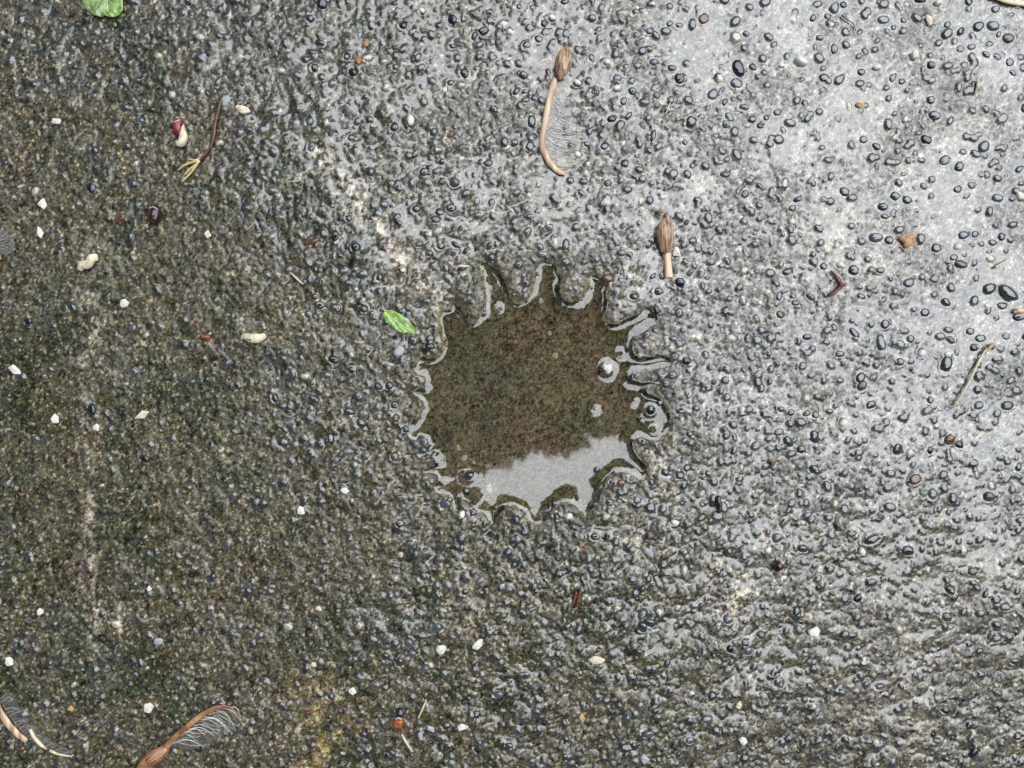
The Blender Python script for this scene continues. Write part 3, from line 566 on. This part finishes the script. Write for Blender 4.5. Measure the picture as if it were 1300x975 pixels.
# 5: left edge
r5 = winged_seed('cut-off winged seed with swirled grey fringe poking in from the left edge', GRP, None, None, [(-30,338),(-18,334),(-6,331),(6,327)], [5,4.5,4.2,3.8],
    vein_fan([(6,324),(0,316),(-6,308),(-14,302)], [(16,322),(18,308),(14,296),(2,288)], 16, .7, (7, 0)), ([(4,324),(-4,314),(-14,304)], [(17,322),(17,302),(0,288)]), ('seed','spine','fibre_d'))
# 6: top right corner
r6 = winged_seed('large pale-gold winged seed cut off by the top right corner', GRP, None, None, [(1232,-22),(1243,-9),(1256,-1),(1272,6),(1288,9.5),(1304,10.5),(1322,8),(1340,0)], [2.8,3.2,3.4,3.2,3.0,3.0,2.8,2.4],
    vein_fan([(1250,-6),(1266,1),(1284,5),(1302,7),(1320,5)], [(1262,-26),(1280,-22),(1300,-20),(1320,-18),(1338,-16)], 28, .75, (-3, 4)), ([(1246,-10),(1270,2),(1300,8),(1330,4)], [(1256,-30),(1280,-26),(1310,-24),(1340,-20)]), ('seed','pale','fibre'))

# ---------------------------------------------------------------- loose chips and crumbs
def chip_mesh(x, y, a, b, t, h, seed, outline=None, smooth=True):
    r = random.Random(seed); th = math.radians(t)
    if outline is None:
        nc = r.choice((4, 5, 5, 6)); angs = [2 * math.pi * (i + r.uniform(-.3, .3)) / nc + r.random() * 0 for i in range(nc)]
        corner = [(a * 1.18 * r.uniform(.8, 1.12) * math.cos(q), b * 1.18 * r.uniform(.8, 1.12) * math.sin(q)) for q in angs]
        outline = []
        for (u0, v0), (u1, v1) in zip(corner, corner[1:] + corner[:1]):
            for f_ in (.12, .5, .88): outline.append((u0 + (u1 - u0) * f_ + r.uniform(-.05, .05) * a, v0 + (v1 - v0) * f_ + r.uniform(-.05, .05) * b))
    n = len(outline); V = []; rings = ((.86, 0), (1.0, .30), (.97, .62), (.80, .90), (.45, 1.0))
    z = zavg(x, y, max(a, b) * .8) + .2
    dx_, dy_ = r.uniform(-.15, .15), r.uniform(-.15, .15)
    for sc_, zf in rings:
        for (u, v) in outline:
            u2, v2 = u * sc_, v * sc_; xx = u2 * math.cos(th) + v2 * math.sin(th); yy = -u2 * math.sin(th) + v2 * math.cos(th)
            V.append(P(x + xx, y + yy, z + h * zf * (1 + dx_ * u / a + dy_ * v / b + r.uniform(-.1, .1))))
    V.append(P(x, y, z + h * (1.0 + r.uniform(-.05, .1)))); c = len(V) - 1
    Fc = []
    for k in range(len(rings) - 1):
        for i in range(n):
            j = (i + 1) % n; Fc.append((k * n + j, k * n + i, (k + 1) * n + i, (k + 1) * n + j))
    for i in range(n): Fc.append(((len(rings) - 1) * n + (i + 1) % n, (len(rings) - 1) * n + i, c))
    Fc.append(tuple(range(n)))
    return V, Fc, z
def fix(me):
    import bmesh
    bm = bmesh.new(); bm.from_mesh(me); bmesh.ops.recalc_face_normals(bm, faces=bm.faces); bm.to_mesh(me); bm.free(); return me
def chip(name, x, y, a, b, t, m, label, cat, h=None, group=None, outline=None, zadd=0, smooth=True):
    V, Fc, z = chip_mesh(x, y, a, b, t, h or min(a, b) * .8, int(x * 7 + y), outline)
    l = P(x, y, z); me = fix(mesh(name, [(v[0] - l[0], v[1] - l[1], v[2] - l[2]) for v in V], Fc, smooth))
    o = link(name, me, M[m]); o.location = (l[0], l[1], l[2] + zadd * S)
    return tag(o, label, cat, group)
CG = 'white chips scattered loose on the slab'
heart = [(-6,-4),(-3,-6.5),(0,-4.5),(3,-6),(6.5,-4.5),(7,-1),(4,4),(2,7.5),(0,6),(-4,2),(-6,-1)]
chip('white_chip', 770,468,7,7,0,'white','heart-shaped white chip breaking the puddle surface','chip',h=5,group=CG,outline=heart,zadd=7.0)
CH = [
 (75,156,5.5,4.2,0,'white','small white chip on the dark slab left of the red and white seed'),
 (312,143,9.5,5,-25,'cream','cream oval flake with a dark dot, right of the forked brown stem'),
 (56,259,6.5,7.5,0,'white','white chip with an orange stain near the left edge'),
 (53,296,4.4,7,10,'white','smooth white oval chip just below the orange-stained chip'),
 (162,386,5.5,5,20,'white','triangular white chip beside a grey grain, right of the pale crack'),
 (23,470,9,4.8,-40,'white','white elongated chip at the left edge beside mossy ground'),
 (73,532,4.5,6,20,'white','small bright white chip left of the wide cream oval chip'),
 (182,527,9,5.5,30,'cream','cream oval chip on green moss in the left middle'),
 (126,543,4.2,4.8,0,'white','tiny white crumb on the pale crack line'),
 (439,622,5,3.8,0,'white','rectangular white chip left of the puddle'),
 (384,647,5,5,30,'white','white chip below and left of the rectangular one'),
 (55,775,4.2,4.2,45,'white','small diamond-shaped white chip in the lower left'),
 (17,837,5.5,5.5,20,'white','blocky white chip near the left edge above the broken winged seed'),
 (192,895,6.5,6.2,0,'white','white chip above the orange-brown winged seed'),
 (561,822,5.8,6,0,'white','white chip with a raised wet rim, below the puddle'),
 (607,815,9,5,35,'white','wedge-shaped white chip right of the wet-rimmed chip'),
 (449,874,4.8,4.4,0,'white','small square white chip on the yellowish patch edge'),
 (588,920,7.8,5.8,-8,'white','thick squarish white chip near the bottom, right of the orange bead'),
 (756,836,10,4.4,-5,'cream','long cream chip lying level in the lower middle'),
 (940,936,5,4.8,0,'white','round white chip near the bottom among grey stones'),
 (936,893,4,4,0,'cream','small pinkish cream chip above the round white one'),
 (1031,800,8,6.5,20,'white','split white chip on rough dark concrete in the lower right'),
 (858,321,7,6,-40,'white','white triangular chip touching the snapped winged seed'),
 (621,620,3.6,6.8,0,'white','white teardrop chip under the bright part of the puddle'),
 (687,382,3.8,3.6,0,'white','small white chip under the water near the top of the puddle'),
 (698,423,2.8,3.2,0,'cream','tiny cream grain under the dark middle of the puddle'),
 (705,451,4,4,0,'cream','pale round grain on the puddle floor left of the heart-shaped chip'),
 (589,582,6,3.2,45,'white','bent white sliver on the puddle floor at lower left'),
 (582,569,2.2,4.6,20,'white','thin white flake just above the bent sliver in the puddle'),
 (602,587,2.5,2.5,0,'white','white crumb on the puddle floor right of the bent sliver'),
 (401,840,3.5,3.5,0,'cream','pale hollow crumb above the yellowish patch'),
 (407,770,3.8,3.5,0,'cream','cream crumb on rough wet ground below left of the puddle'),
 (193,745,3.6,4,0,'white','white crumb in the lower left above the grey rounded pebble'),
 (93,897,4.2,4,0,'yellow','small yellow grain beside the broken winged seed'),
 (738,909,4,5,20,'yellow','yellow grain in the lower middle below the cream chip'),
 (266,299,4.8,4.8,0,'cream','round tan grain right of the shiny dark seed'),
 (1090,136,7.5,4.2,-12,'yellow','amber oval grain right of the upper middle stones'),
 (1176,29,5,6.5,20,'cream','jagged cream flake near the top right'),
 (457,80,5,5,0,'orange','brown chip joined to a white stone near the top'),
 (466,59,4.4,3.6,-20,'orange','small bright orange crumb above the white stone near the top'),
 (572,174,4.5,3,0,'bark','brown crumb on grey film left of the long winged seed'),
 (738,690,5,3,-10,'orange','tan oval grain below the puddle'),
 (376,232,7.5,1.4,5,'straw','short yellow straw bit on dark ground in the upper left middle'),
 (589,339,10,1.6,0,'cream','thin curved cream sliver just above left of the puddle'),
 (817,960,7,6,0,'palegrey','pale grey flat chip at the bottom edge'),
 (535,931,3,5,10,'palegrey','pale grey chip beside the grey oval chip at the bottom'),
 (548,923,4.5,6,30,'palegrey','grey oval chip right of the orange bead'),
]
for x, y, a, b, t, m, lab in CH:
    straw = m == 'straw'
    chip('white_chip' if m == 'white' else ('straw_bit' if straw else 'stone_chip'), x, y, a, b, t, m, lab, 'straw' if straw else 'chip', h=max(1.6, min(a, b) * (.7 if D[patch(x, y, 1)].mean() < 0 else .5)), group=CG if m == 'white' else None, smooth=False)
# cream husks
def husk(label, p, w, m, flat=.7):
    r = empty('seed_husk', *p[0], zavg(*p[0])); tag(r, label, 'seed husk'); tube('husk_body', p, w, M[m], r, n=18, sides=12, flat=flat, rad=5); return r
husk('knobbly cream seed husk bent in the middle, left of the pale crack', [(105,344),(110,338),(117,337),(122,330),(129,328)], [3.5,5.8,5.4,6.2,4.2], 'cream')
h = husk('long cream husk tapering to a point, in the left middle', [(308,431),(314,428),(323,430),(332,430),(340,426)], [.8,4.2,6,6.2,3], 'cream')
tube('husk_fold', [(318,431),(324,432),(330,427)], [.8,1.6,.8], M['stem'], h, n=8, lift=5.2)
# red and white seed
r = empty('sprouted_seed', 232, 169, zavg(232, 169)); tag(r, 'dark red seed splitting to show its cream inside, in the upper left', 'seed')
tube('seed_flesh', [(227,153),(230,158),(234,168),(237,178),(234,185),(228,184)], [3.5,5,6,5.5,5.2,3.6], M['cream'], r, n=20, sides=12, flat=.8, rad=5)
tube('seed_coat', [(232,155),(231,162),(231,170),(232,177)], [5.5,6.3,6.2,4.2], M['red'], r, n=14, sides=12, flat=.85, rad=5, lift=1.8)
for k, (a, c) in enumerate((((228,161),(236,158)),)):
    tube('coat_crease', [a, c], [.7, .7], M['cream'], r, n=5, sides=6, rad=5, lift=11.2 - k * .1)
# forked stem
r = empty('forked_stem', 285, 132, zavg(285, 132)); tag(r, 'thin brown curved stem ending in pale yellow rootlets, in the upper left', 'stem')
tube('stem', [(285,131),(281,145),(277,160),(275,175),(271,188),(264,198),(257,206)], [2.0,2.3,2.1,2.1,2.0,1.8,1.6], M['stem'], r, n=30, sides=8, lift=1)
for p in ([(260,202),(252,206),(243,204)], [(257,206),(246,209),(236,213),(229,218)], [(257,206),(250,213),(243,218),(237,224)], [(257,206),(250,216),(242,225),(234,233)]):
    tube('rootlet', p, [1.5,1.6,1.1], M['root'], r, n=12, sides=6, lift=.8)
chip('stem_scar', 286,131,2,2,0,'cream','pale cut tip of the forked brown stem','stem tip') if False else None
# shiny dark seed
r = empty('dark_seed', 201, 275, zavg(201, 275)); tag(r, 'glossy black-brown barrel-shaped seed in the left upper part', 'seed')
tube('seed_body', [(202,266),(202,270),(201,276),(200,282),(199,286)], [5.5,7.6,8.2,7.8,5], M['dkred'], r, n=16, sides=14, flat=.8, rad=6)
tube('seed_rim', [(196,268),(202,266.5),(208,270)], [.8,1,.8], M['palegrey'], r, n=8, sides=6, rad=6, lift=9.5)
# dead leaf fragment
lf = [(-12,-3),(-9,-6),(-5,-7),(-3,-5),(2,-6),(8,-8),(12,-7),(9,0),(6,5),(2,7),(-2,10),(-5,9),(-6,3),(-10,0)]
chip('dead_leaf_fragment',1148,307,12,9,0,'orange','crumpled orange-brown leaf fragment on pale concrete at the right','leaf fragment',h=4,outline=lf)
r = empty('dry_twig', 1058, 360, zavg(1058, 360)); tag(r, 'reddish brown crooked twig below the orange leaf fragment', 'twig')
tube('twig_stem', [(1051,345),(1056,350),(1060,357),(1064,363),(1059,369),(1053,374),(1048,377)], [1.2,1.6,1.8,2.8,2.2,2.6,1.5], M['bark'], r, n=20, sides=7, lift=.6)
tube('twig_branch', [(1062,361),(1067,364),(1071,361)], [1.6,1.4,.8], M['bark'], r, n=7, sides=6, lift=.6)
# grass straw on the right
r = empty('grass_straw', 1254, 438, zavg(1254, 438)); tag(r, 'long thin pale grass straw at the right', 'straw')
tube('straw_blade', [(1254,437),(1241,450),(1226,480),(1214,502),(1205,517)], [1.2,1.5,1.7,1.6,1.0], M['straw'], r, n=24, sides=7, lift=1.4)
tube('straw_node', [(1255,436),(1249,442),(1243,450)], [1.2,2.4,1.2], M['yellow'], r, n=7, sides=7, lift=1.2)
for lab, p, w in (('short pale straw standing right of the orange bead', [(542,885),(538,895),(532,908)], [1,1.6,1.2]), ('pale straw slanting down just below the orange bead', [(511,928),(517,938),(525,950)], [1.2,1.8,1.5]),
                  ('grey thin sliver among stones left of the small leaf', [(371,347),(379,355),(387,362)], [.8,1.4,.8]), ('fine tan splinter on the grey film right of the long winged seed', [(849,134),(846,141),(843,149)], [.8,1.3,.8]),
                  ('yellow seed-like sliver near the top right', [(1234,106),(1233,114),(1231,124)], [1.2,2.4,.8]), ('curved pale hair-thin fibre at the right above the dark oval stone', [(1275,330),(1266,336),(1257,341)], [.7,1.3,2.0]),
                  ('thin hooked stalk near the top right', [(1066,22),(1074,28),(1081,33),(1084,42)], [1.4,1.0,.8,.6])):
    r = empty('straw', *p[0], zavg(*p[0])); tag(r, lab, 'straw'); tube('straw_stalk', p, w, M['straw'] if 'hooked' not in lab else M['stem'], r, n=12, sides=6, lift=.9)
# orange-red bead with black head
r = empty('beetle', 508, 913, zavg(508, 913)); tag(r, 'round orange-red ladybird-like bead with a dark wet head end, near the bottom', 'beetle')
tube('shell', [(508,906),(508,910),(508,916),(508,921)], [4,7,7,3.6], M['orred'], r, n=14, sides=14, flat=.75, rad=6)
tube('head', [(509,896),(509,901),(508,907)], [3,5.5,4.5], M['stone_b'], r, n=10, sides=12, flat=.6, rad=6)
tube('collar', [(504,907),(508,905.5),(512,907)], [1,1.4,1], M['palegrey'], r, n=7, sides=6, rad=6, lift=5.5)
# bark and dark crumbs
r = empty('bark_splinter', 731, 757, zavg(731, 757)); tag(r, 'reddish brown bark splinter below the puddle', 'bark splinter')
tube('splinter_left', [(731,748),(729,756),(726,766)], [1.8,2.3,1.4], M['bark'], r, n=10, sides=6, lift=1); tube('splinter_right', [(736,747),(733,756),(729,768)], [2.2,2.4,1.4], M['bark'], r, n=10, sides=6, lift=1.2)
def crumb(name, lab, cat, p, w, m, flat=.8):
    r = empty(name, *p[0], zavg(*p[0])); tag(r, lab, cat); tube('crumb_body', p, w, M[m], r, n=12, sides=10, flat=flat, rad=5, lift=.3)
crumb('dark_husk', 'dark red-brown curled husk right of the puddle, low down', 'husk', [(911,628),(909,634),(911,641),(910,649)], [2.4,3.6,3,2.4], 'dkred')
crumb('dark_husk', 'dark brown open husk beside the tan worn patch', 'husk', [(981,722),(985,717),(989,713)], [4.2,6,4], 'dkred')
crumb('charcoal_crumb', 'black ragged charcoal crumb in the lower left', 'crumb', [(129,805),(134,807),(139,811)], [3,5,3.5], 'char')
crumb('charcoal_stick', 'short black charcoal stick above the orange-brown winged seed', 'crumb', [(243,904),(248,901),(254,899)], [1.2,2.2,1.6], 'char')
crumb('red_crumb', 'small red crumb with a white edge, left of the long cream husk', 'crumb', [(259,428),(264,428),(269,430)], [2.2,3.4,2.6], 'orred')
crumb('red_crumb', 'tiny dark red crumb right of the puddle', 'crumb', [(888,485),(890,488),(892,491)], [1.5,2.4,1.8], 'red')
crumb('red_crumb', 'dull red crumb on the yellowish patch edge at the bottom', 'crumb', [(390,900),(393,900),(397,901)], [2,3.4,2], 'red')
crumb('brown_husk', 'curled brown husk beside the large dark oval stone at the right edge', 'husk', [(1281,398),(1287,395),(1293,397)], [2,3.2,2.2], 'spine')

# ---------------------------------------------------------------- green leaves
def leaf(name, label, outline, mid, sides_, m, lift, tiltf=None):
    cx = sum(p[0] for p in outline) / len(outline); cy = sum(p[1] for p in outline) / len(outline)
    zb = zavg(cx, cy, 8) + lift; r = empty(name, cx, cy, zb); tag(r, label, 'leaf')
    ms = spline(mid, 15); o = outline
    # blade as rings shrinking to the midrib centroid, cupped and rippled, 0.9 px thick
    K = 8; V = []; n = len(o)
    def zz(x, y):
        d = min(math.hypot(x - a, y - b_) for a, b_ in ms)
        return zb + .055 * d + .5 * math.sin(x * .33 + y * .21) + .35 * math.sin(x * .8 - y * .6) + (tiltf(x, y) if tiltf else 0)
    for k in range(K):
        f = 1 - k / K
        for (x, y) in o:
            a, b_ = min(ms, key=lambda q: math.hypot(q[0] - x, q[1] - y)); xx = a + (x - a) * f; yy = b_ + (y - b_) * f; V.append(P(xx, yy, zz(xx, yy)))
    for (x, y) in o:
        a, b_ = min(ms, key=lambda q: math.hypot(q[0] - x, q[1] - y)); V.append(P(a, b_, zz(a, b_) - .3))
    Fc = []
    for k in range(K):
        for i in range(n):
            j = (i + 1) % n; Fc.append((k * n + i, k * n + j, (k + 1) * n + j, (k + 1) * n + i))
    n0 = len(V); V += [(v[0], v[1], v[2] - .9 * S) for v in V]; Fc += [tuple(n0 + q for q in f[::-1]) for f in Fc]
    for i in range(n): j = (i + 1) % n; Fc.append((i, n0 + i, n0 + j, j))
    link('blade', mesh('blade', rel(V, r), Fc), M[m], r)
    its = [loft(ms, [1.0] * 15, [.6] * 15, [zz(*p) + .25 for p in ms], 6)]
    link('midrib', mesh('midrib', rel(its[0][0], r), its[0][1]), M['vein'], r)
    sv = []
    for p in sides_:
        q = spline(p, 8); sv.append(loft(q, [.55] * 8, [.4] * 8, [zz(*c) + .25 for c in q], 5))
    merge('side_veins', sv, M['vein'], r)
    return r
o1 = chaikin([(107,-14),(108,2),(112,12),(117,19),(123,23),(127,24),(133,26),(137,23),(141,25),(148,26),(154,24),(158,20),(161,16),(160,8),(161,-6),(158,-22),(134,-30),(112,-24)], 1)
leaf('green_leaf', 'bright green glossy round-toothed leaf cut off by the top edge at the left', o1, [(136,-26),(138,-10),(140,4),(141,20)], [[(138,-8),(128,0),(120,8)],[(139,0),(130,8),(126,18)],[(138,-10),(150,-4),(157,2)],[(140,4),(148,10),(153,18)],[(138,-16),(124,-12),(112,-4)],[(140,8),(136,14),(134,21)]], 'leaf', 4.0)
o2 = chaikin([(487,400),(490,395),(497,394),(507,398),(513,402),(518,406),(524,413),(528,419),(528,424),(522,424),(517,422),(515,425),(510,423),(504,420),(496,413),(490,407)], 1)
leaf('leaf_fragment', 'small pale green torn leaf fragment left of the puddle', o2, [(492,399),(503,408),(514,416),(526,422)], [[(498,404),(500,410),(499,414)],[(505,409),(508,414),(507,419)],[(512,414),(514,418),(513,422)],[(500,406),(506,405)],[(508,411),(513,411)],[(495,402),(494,408)]], 'leaf2', 1.6, lambda x, y: (x - y - 95) * .02)

# ---------------------------------------------------------------- added trees out of view, placed to darken the mirrored sky
TB = mat('added_bark', (.07, .055, .04), .8, 1.4, .4, 14, bump=.8, bscale=40); TL = mat('added_leaves', (.040, .062, .018), .6, 1.35, .4, 5)
def limb(r, pts, ws, name, sides=10, n=16):
    V, Fc = [], []
    q = [tuple(x) for x in spline([tuple(p) for p in pts], n)]; ww = np.interp(np.linspace(0, 1, n), np.linspace(0, 1, len(ws)), ws)
    for i, c in enumerate(q):
        a = Vector(q[max(i - 1, 0)]); b_ = Vector(q[min(i + 1, n - 1)]); d = (b_ - a).normalized(); u = d.orthogonal().normalized(); v = d.cross(u)
        for k in range(sides):
            t = 2 * math.pi * k / sides; V.append(tuple(Vector(c) + (u * math.cos(t) + v * math.sin(t)) * ww[i] * (1 + .08 * math.sin(3 * t + i))))
    for i in range(n - 1):
        for k in range(sides): k2 = (k + 1) % sides; Fc.append((i * sides + k, i * sides + k2, (i + 1) * sides + k2, (i + 1) * sides + k))
    Fc.append(tuple(range(sides))[::-1]); Fc.append(tuple((n - 1) * sides + k for k in range(sides)))
    return link(name, mesh(name, [(a - r.location.x, b_ - r.location.y, c) for a, b_, c in V], Fc), TB, r)
def added_tree(x, y, label, limbs, clumps, spray, seed):
    r = bpy.data.objects.new('added_tree', None); C.objects.link(r); r.location = (x, y, 0); tag(r, label, 'added_tree', None)
    limb(r, [(x, y, -.02), (x - .02, y + .02, .9), (x + .05, y + .03, 1.9), (x, y, 3.2)], [.13, .1, .085, .05], 'trunk', 14)
    for p, w in limbs: limb(r, p, w, 'limb')
    rg = random.Random(seed); V, Fc = [], []
    def leafq(c, s_):
        n = Vector((rg.gauss(0, .45), rg.gauss(0, .45), 1)).normalized(); u = n.orthogonal().normalized(); v = n.cross(u); a = rg.uniform(0, 6.28); u, v = u * math.cos(a) + v * math.sin(a), v * math.cos(a) - u * math.sin(a)
        n0 = len(V)
        for (p_, q_, z_) in ((-1, 0, 0), (-.3, .42, .08), (.5, .34, .08), (1, 0, -.05), (.5, -.34, .08), (-.3, -.42, .08)):
            w = Vector(c) + u * p_ * s_ + v * q_ * s_ + n * z_ * s_; V.append((w.x - x, w.y - y, w.z))
        Fc.append((n0, n0 + 1, n0 + 2, n0 + 3)); Fc.append((n0, n0 + 3, n0 + 4, n0 + 5))
    for (cx, cy, rad, k) in spray:
        for _ in range(k):
            a = rg.uniform(0, 6.28); d = rad * math.sqrt(rg.random()); leafq((cx + d * math.cos(a), cy + d * math.sin(a), 2.05 + rg.uniform(-.12, .12)), rg.uniform(.03, .05))
    for (cx, cy, cz, rad) in clumps:
        for _ in range(1500):
            d = Vector((rg.gauss(0, 1), rg.gauss(0, 1), rg.gauss(0, .7))).normalized() * rad * rg.random() ** .4; leafq((cx + d.x, cy + d.y, cz + d.z * .6), rg.uniform(.05, .08))
    link('crown', mesh('crown', V, Fc, False), TL, r)
SPRAY = [(-.16,.16,.20,420),(.02,.20,.20,420),(.20,.18,.18,360),(.34,.10,.16,300),(-.10,.02,.16,320),(.08,.03,.16,320),(.24,.0,.15,280),(-.26,.0,.14,240),(.12,-.06,.08,110),(-.20,.28,.16,220),(.40,.20,.12,150),
 (-.20,-.16,.12,200),(-.05,-.12,.12,200),(.12,-.10,.11,180),(.26,-.05,.10,150),(.40,-.02,.11,130),(.05,.30,.12,180),(.2,.3,.12,180),(.34,.28,.12,150)]  # low leaves stand in for phone and hands mirrored in the puddle
added_tree(-2.0, .1, 'unseen leafy blocker added at the left, its low bough darkening the puddle reflection', [
  ([(-2.0, .1, 1.9), (-1.3, .15, 2.2), (-.6, .15, 2.2), (.0, .1, 2.08), (.45, .0, 2.02)], [.05, .04, .028, .016, .006]),
  ([(-2.0, .1, 2.4), (-1.8, -.8, 2.9), (-1.6, -1.6, 3.2)], [.05, .03, .012]), ([(-2.0, .1, 2.7), (-2.3, .8, 3.1), (-2.4, 1.2, 3.3)], [.045, .03, .012])],
  [(-2.1, .2, 3.3, .9), (-2.9, .6, 3.3, .9), (-2.0, -.7, 3.2, .85), (-2.9, -.8, 3.2, .9), (-1.9, -1.6, 3.1, .8), (-2.8, -2.0, 3.1, .9), (-3.7, -.2, 3.2, .9), (-3.7, -1.4, 3.1, .9), (-1.65, -.1, 3.1, .5), (-2.6, 1.2, 3.1, .6)], SPRAY, 4)  # clumps added to block the sky mirrored on the left
added_tree(1.0, -2.3, 'second unseen leafy blocker added below the view to darken the bottom reflections', [
  ([(1.0, -2.3, 2.2), (.2, -2.1, 2.8), (-.5, -1.9, 3.1)], [.05, .03, .012]), ([(1.0, -2.3, 2.4), (1.8, -2.1, 2.9), (2.5, -1.9, 3.1)], [.05, .03, .012])],
  [(-.9, -2.0, 3.2, .8), (.0, -2.0, 3.2, .8), (.9, -2.05, 3.2, .8), (1.8, -2.1, 3.2, .85), (2.7, -2.0, 3.2, .85), (-.4, -2.8, 3.1, .9), (.9, -2.9, 3.1, .9), (2.1, -2.9, 3.1, .9), (3.4, -2.6, 3.1, .9), (-.3, -1.6, 3.1, .5), (1.3, -1.65, 3.1, .5), (2.3, -1.6, 3.1, .5)], [], 8)  # crown added as an occluder for the sky mirrored along the bottom
# added hedges out of view, dimming the horizon in reflections
def added_hedge(label, p0, p1, hgt, seed):
    r = bpy.data.objects.new('added_hedge', None); C.objects.link(r); r.location = (*p0, 0); tag(r, label, 'added_hedge'); rg = random.Random(seed); V, Fc = [], []
    L = math.dist(p0, p1); ux, uy = (p1[0] - p0[0]) / L, (p1[1] - p0[1]) / L
    for _ in range(int(L * 900)):
        t = rg.uniform(0, L); w = rg.gauss(0, .16); z = rg.uniform(.02, hgt) if rg.random() < .8 else hgt + rg.gauss(0, .04); n0 = len(V); s_ = rg.uniform(.03, .055)
        c = Vector((ux * t - uy * w, uy * t + ux * w, z)); u = Vector((rg.gauss(0, 1), rg.gauss(0, 1), rg.gauss(0, 1))).normalized(); v = u.orthogonal().normalized()
        V += [tuple(c - u * s_), tuple(c + v * s_ * .5), tuple(c + u * s_), tuple(c - v * s_ * .5)]; Fc.append((n0, n0 + 1, n0 + 2, n0 + 3))
    link('foliage', mesh('foliage', V, Fc, False), TL, r)
    for k in range(int(L / .8)):
        t = .4 + k * .8; limb_pts = [(p0[0] + ux * t, p0[1] + uy * t, 0), (p0[0] + ux * t + .05, p0[1] + uy * t, hgt * .5), (p0[0] + ux * t, p0[1] + uy * t + .03, hgt * .9)]
        limb(r, limb_pts, [.025, .018, .008], 'added_hedge_stem', 6, 6)
added_hedge('unseen row of foliage added at the right to dim the low sky', (3.2, -3.0), (3.2, 3.4), 1.6, 1)
added_hedge('unseen row of foliage added past the top to dim the low sky', (-4.0, 3.6), (3.0, 3.6), 1.6, 2)
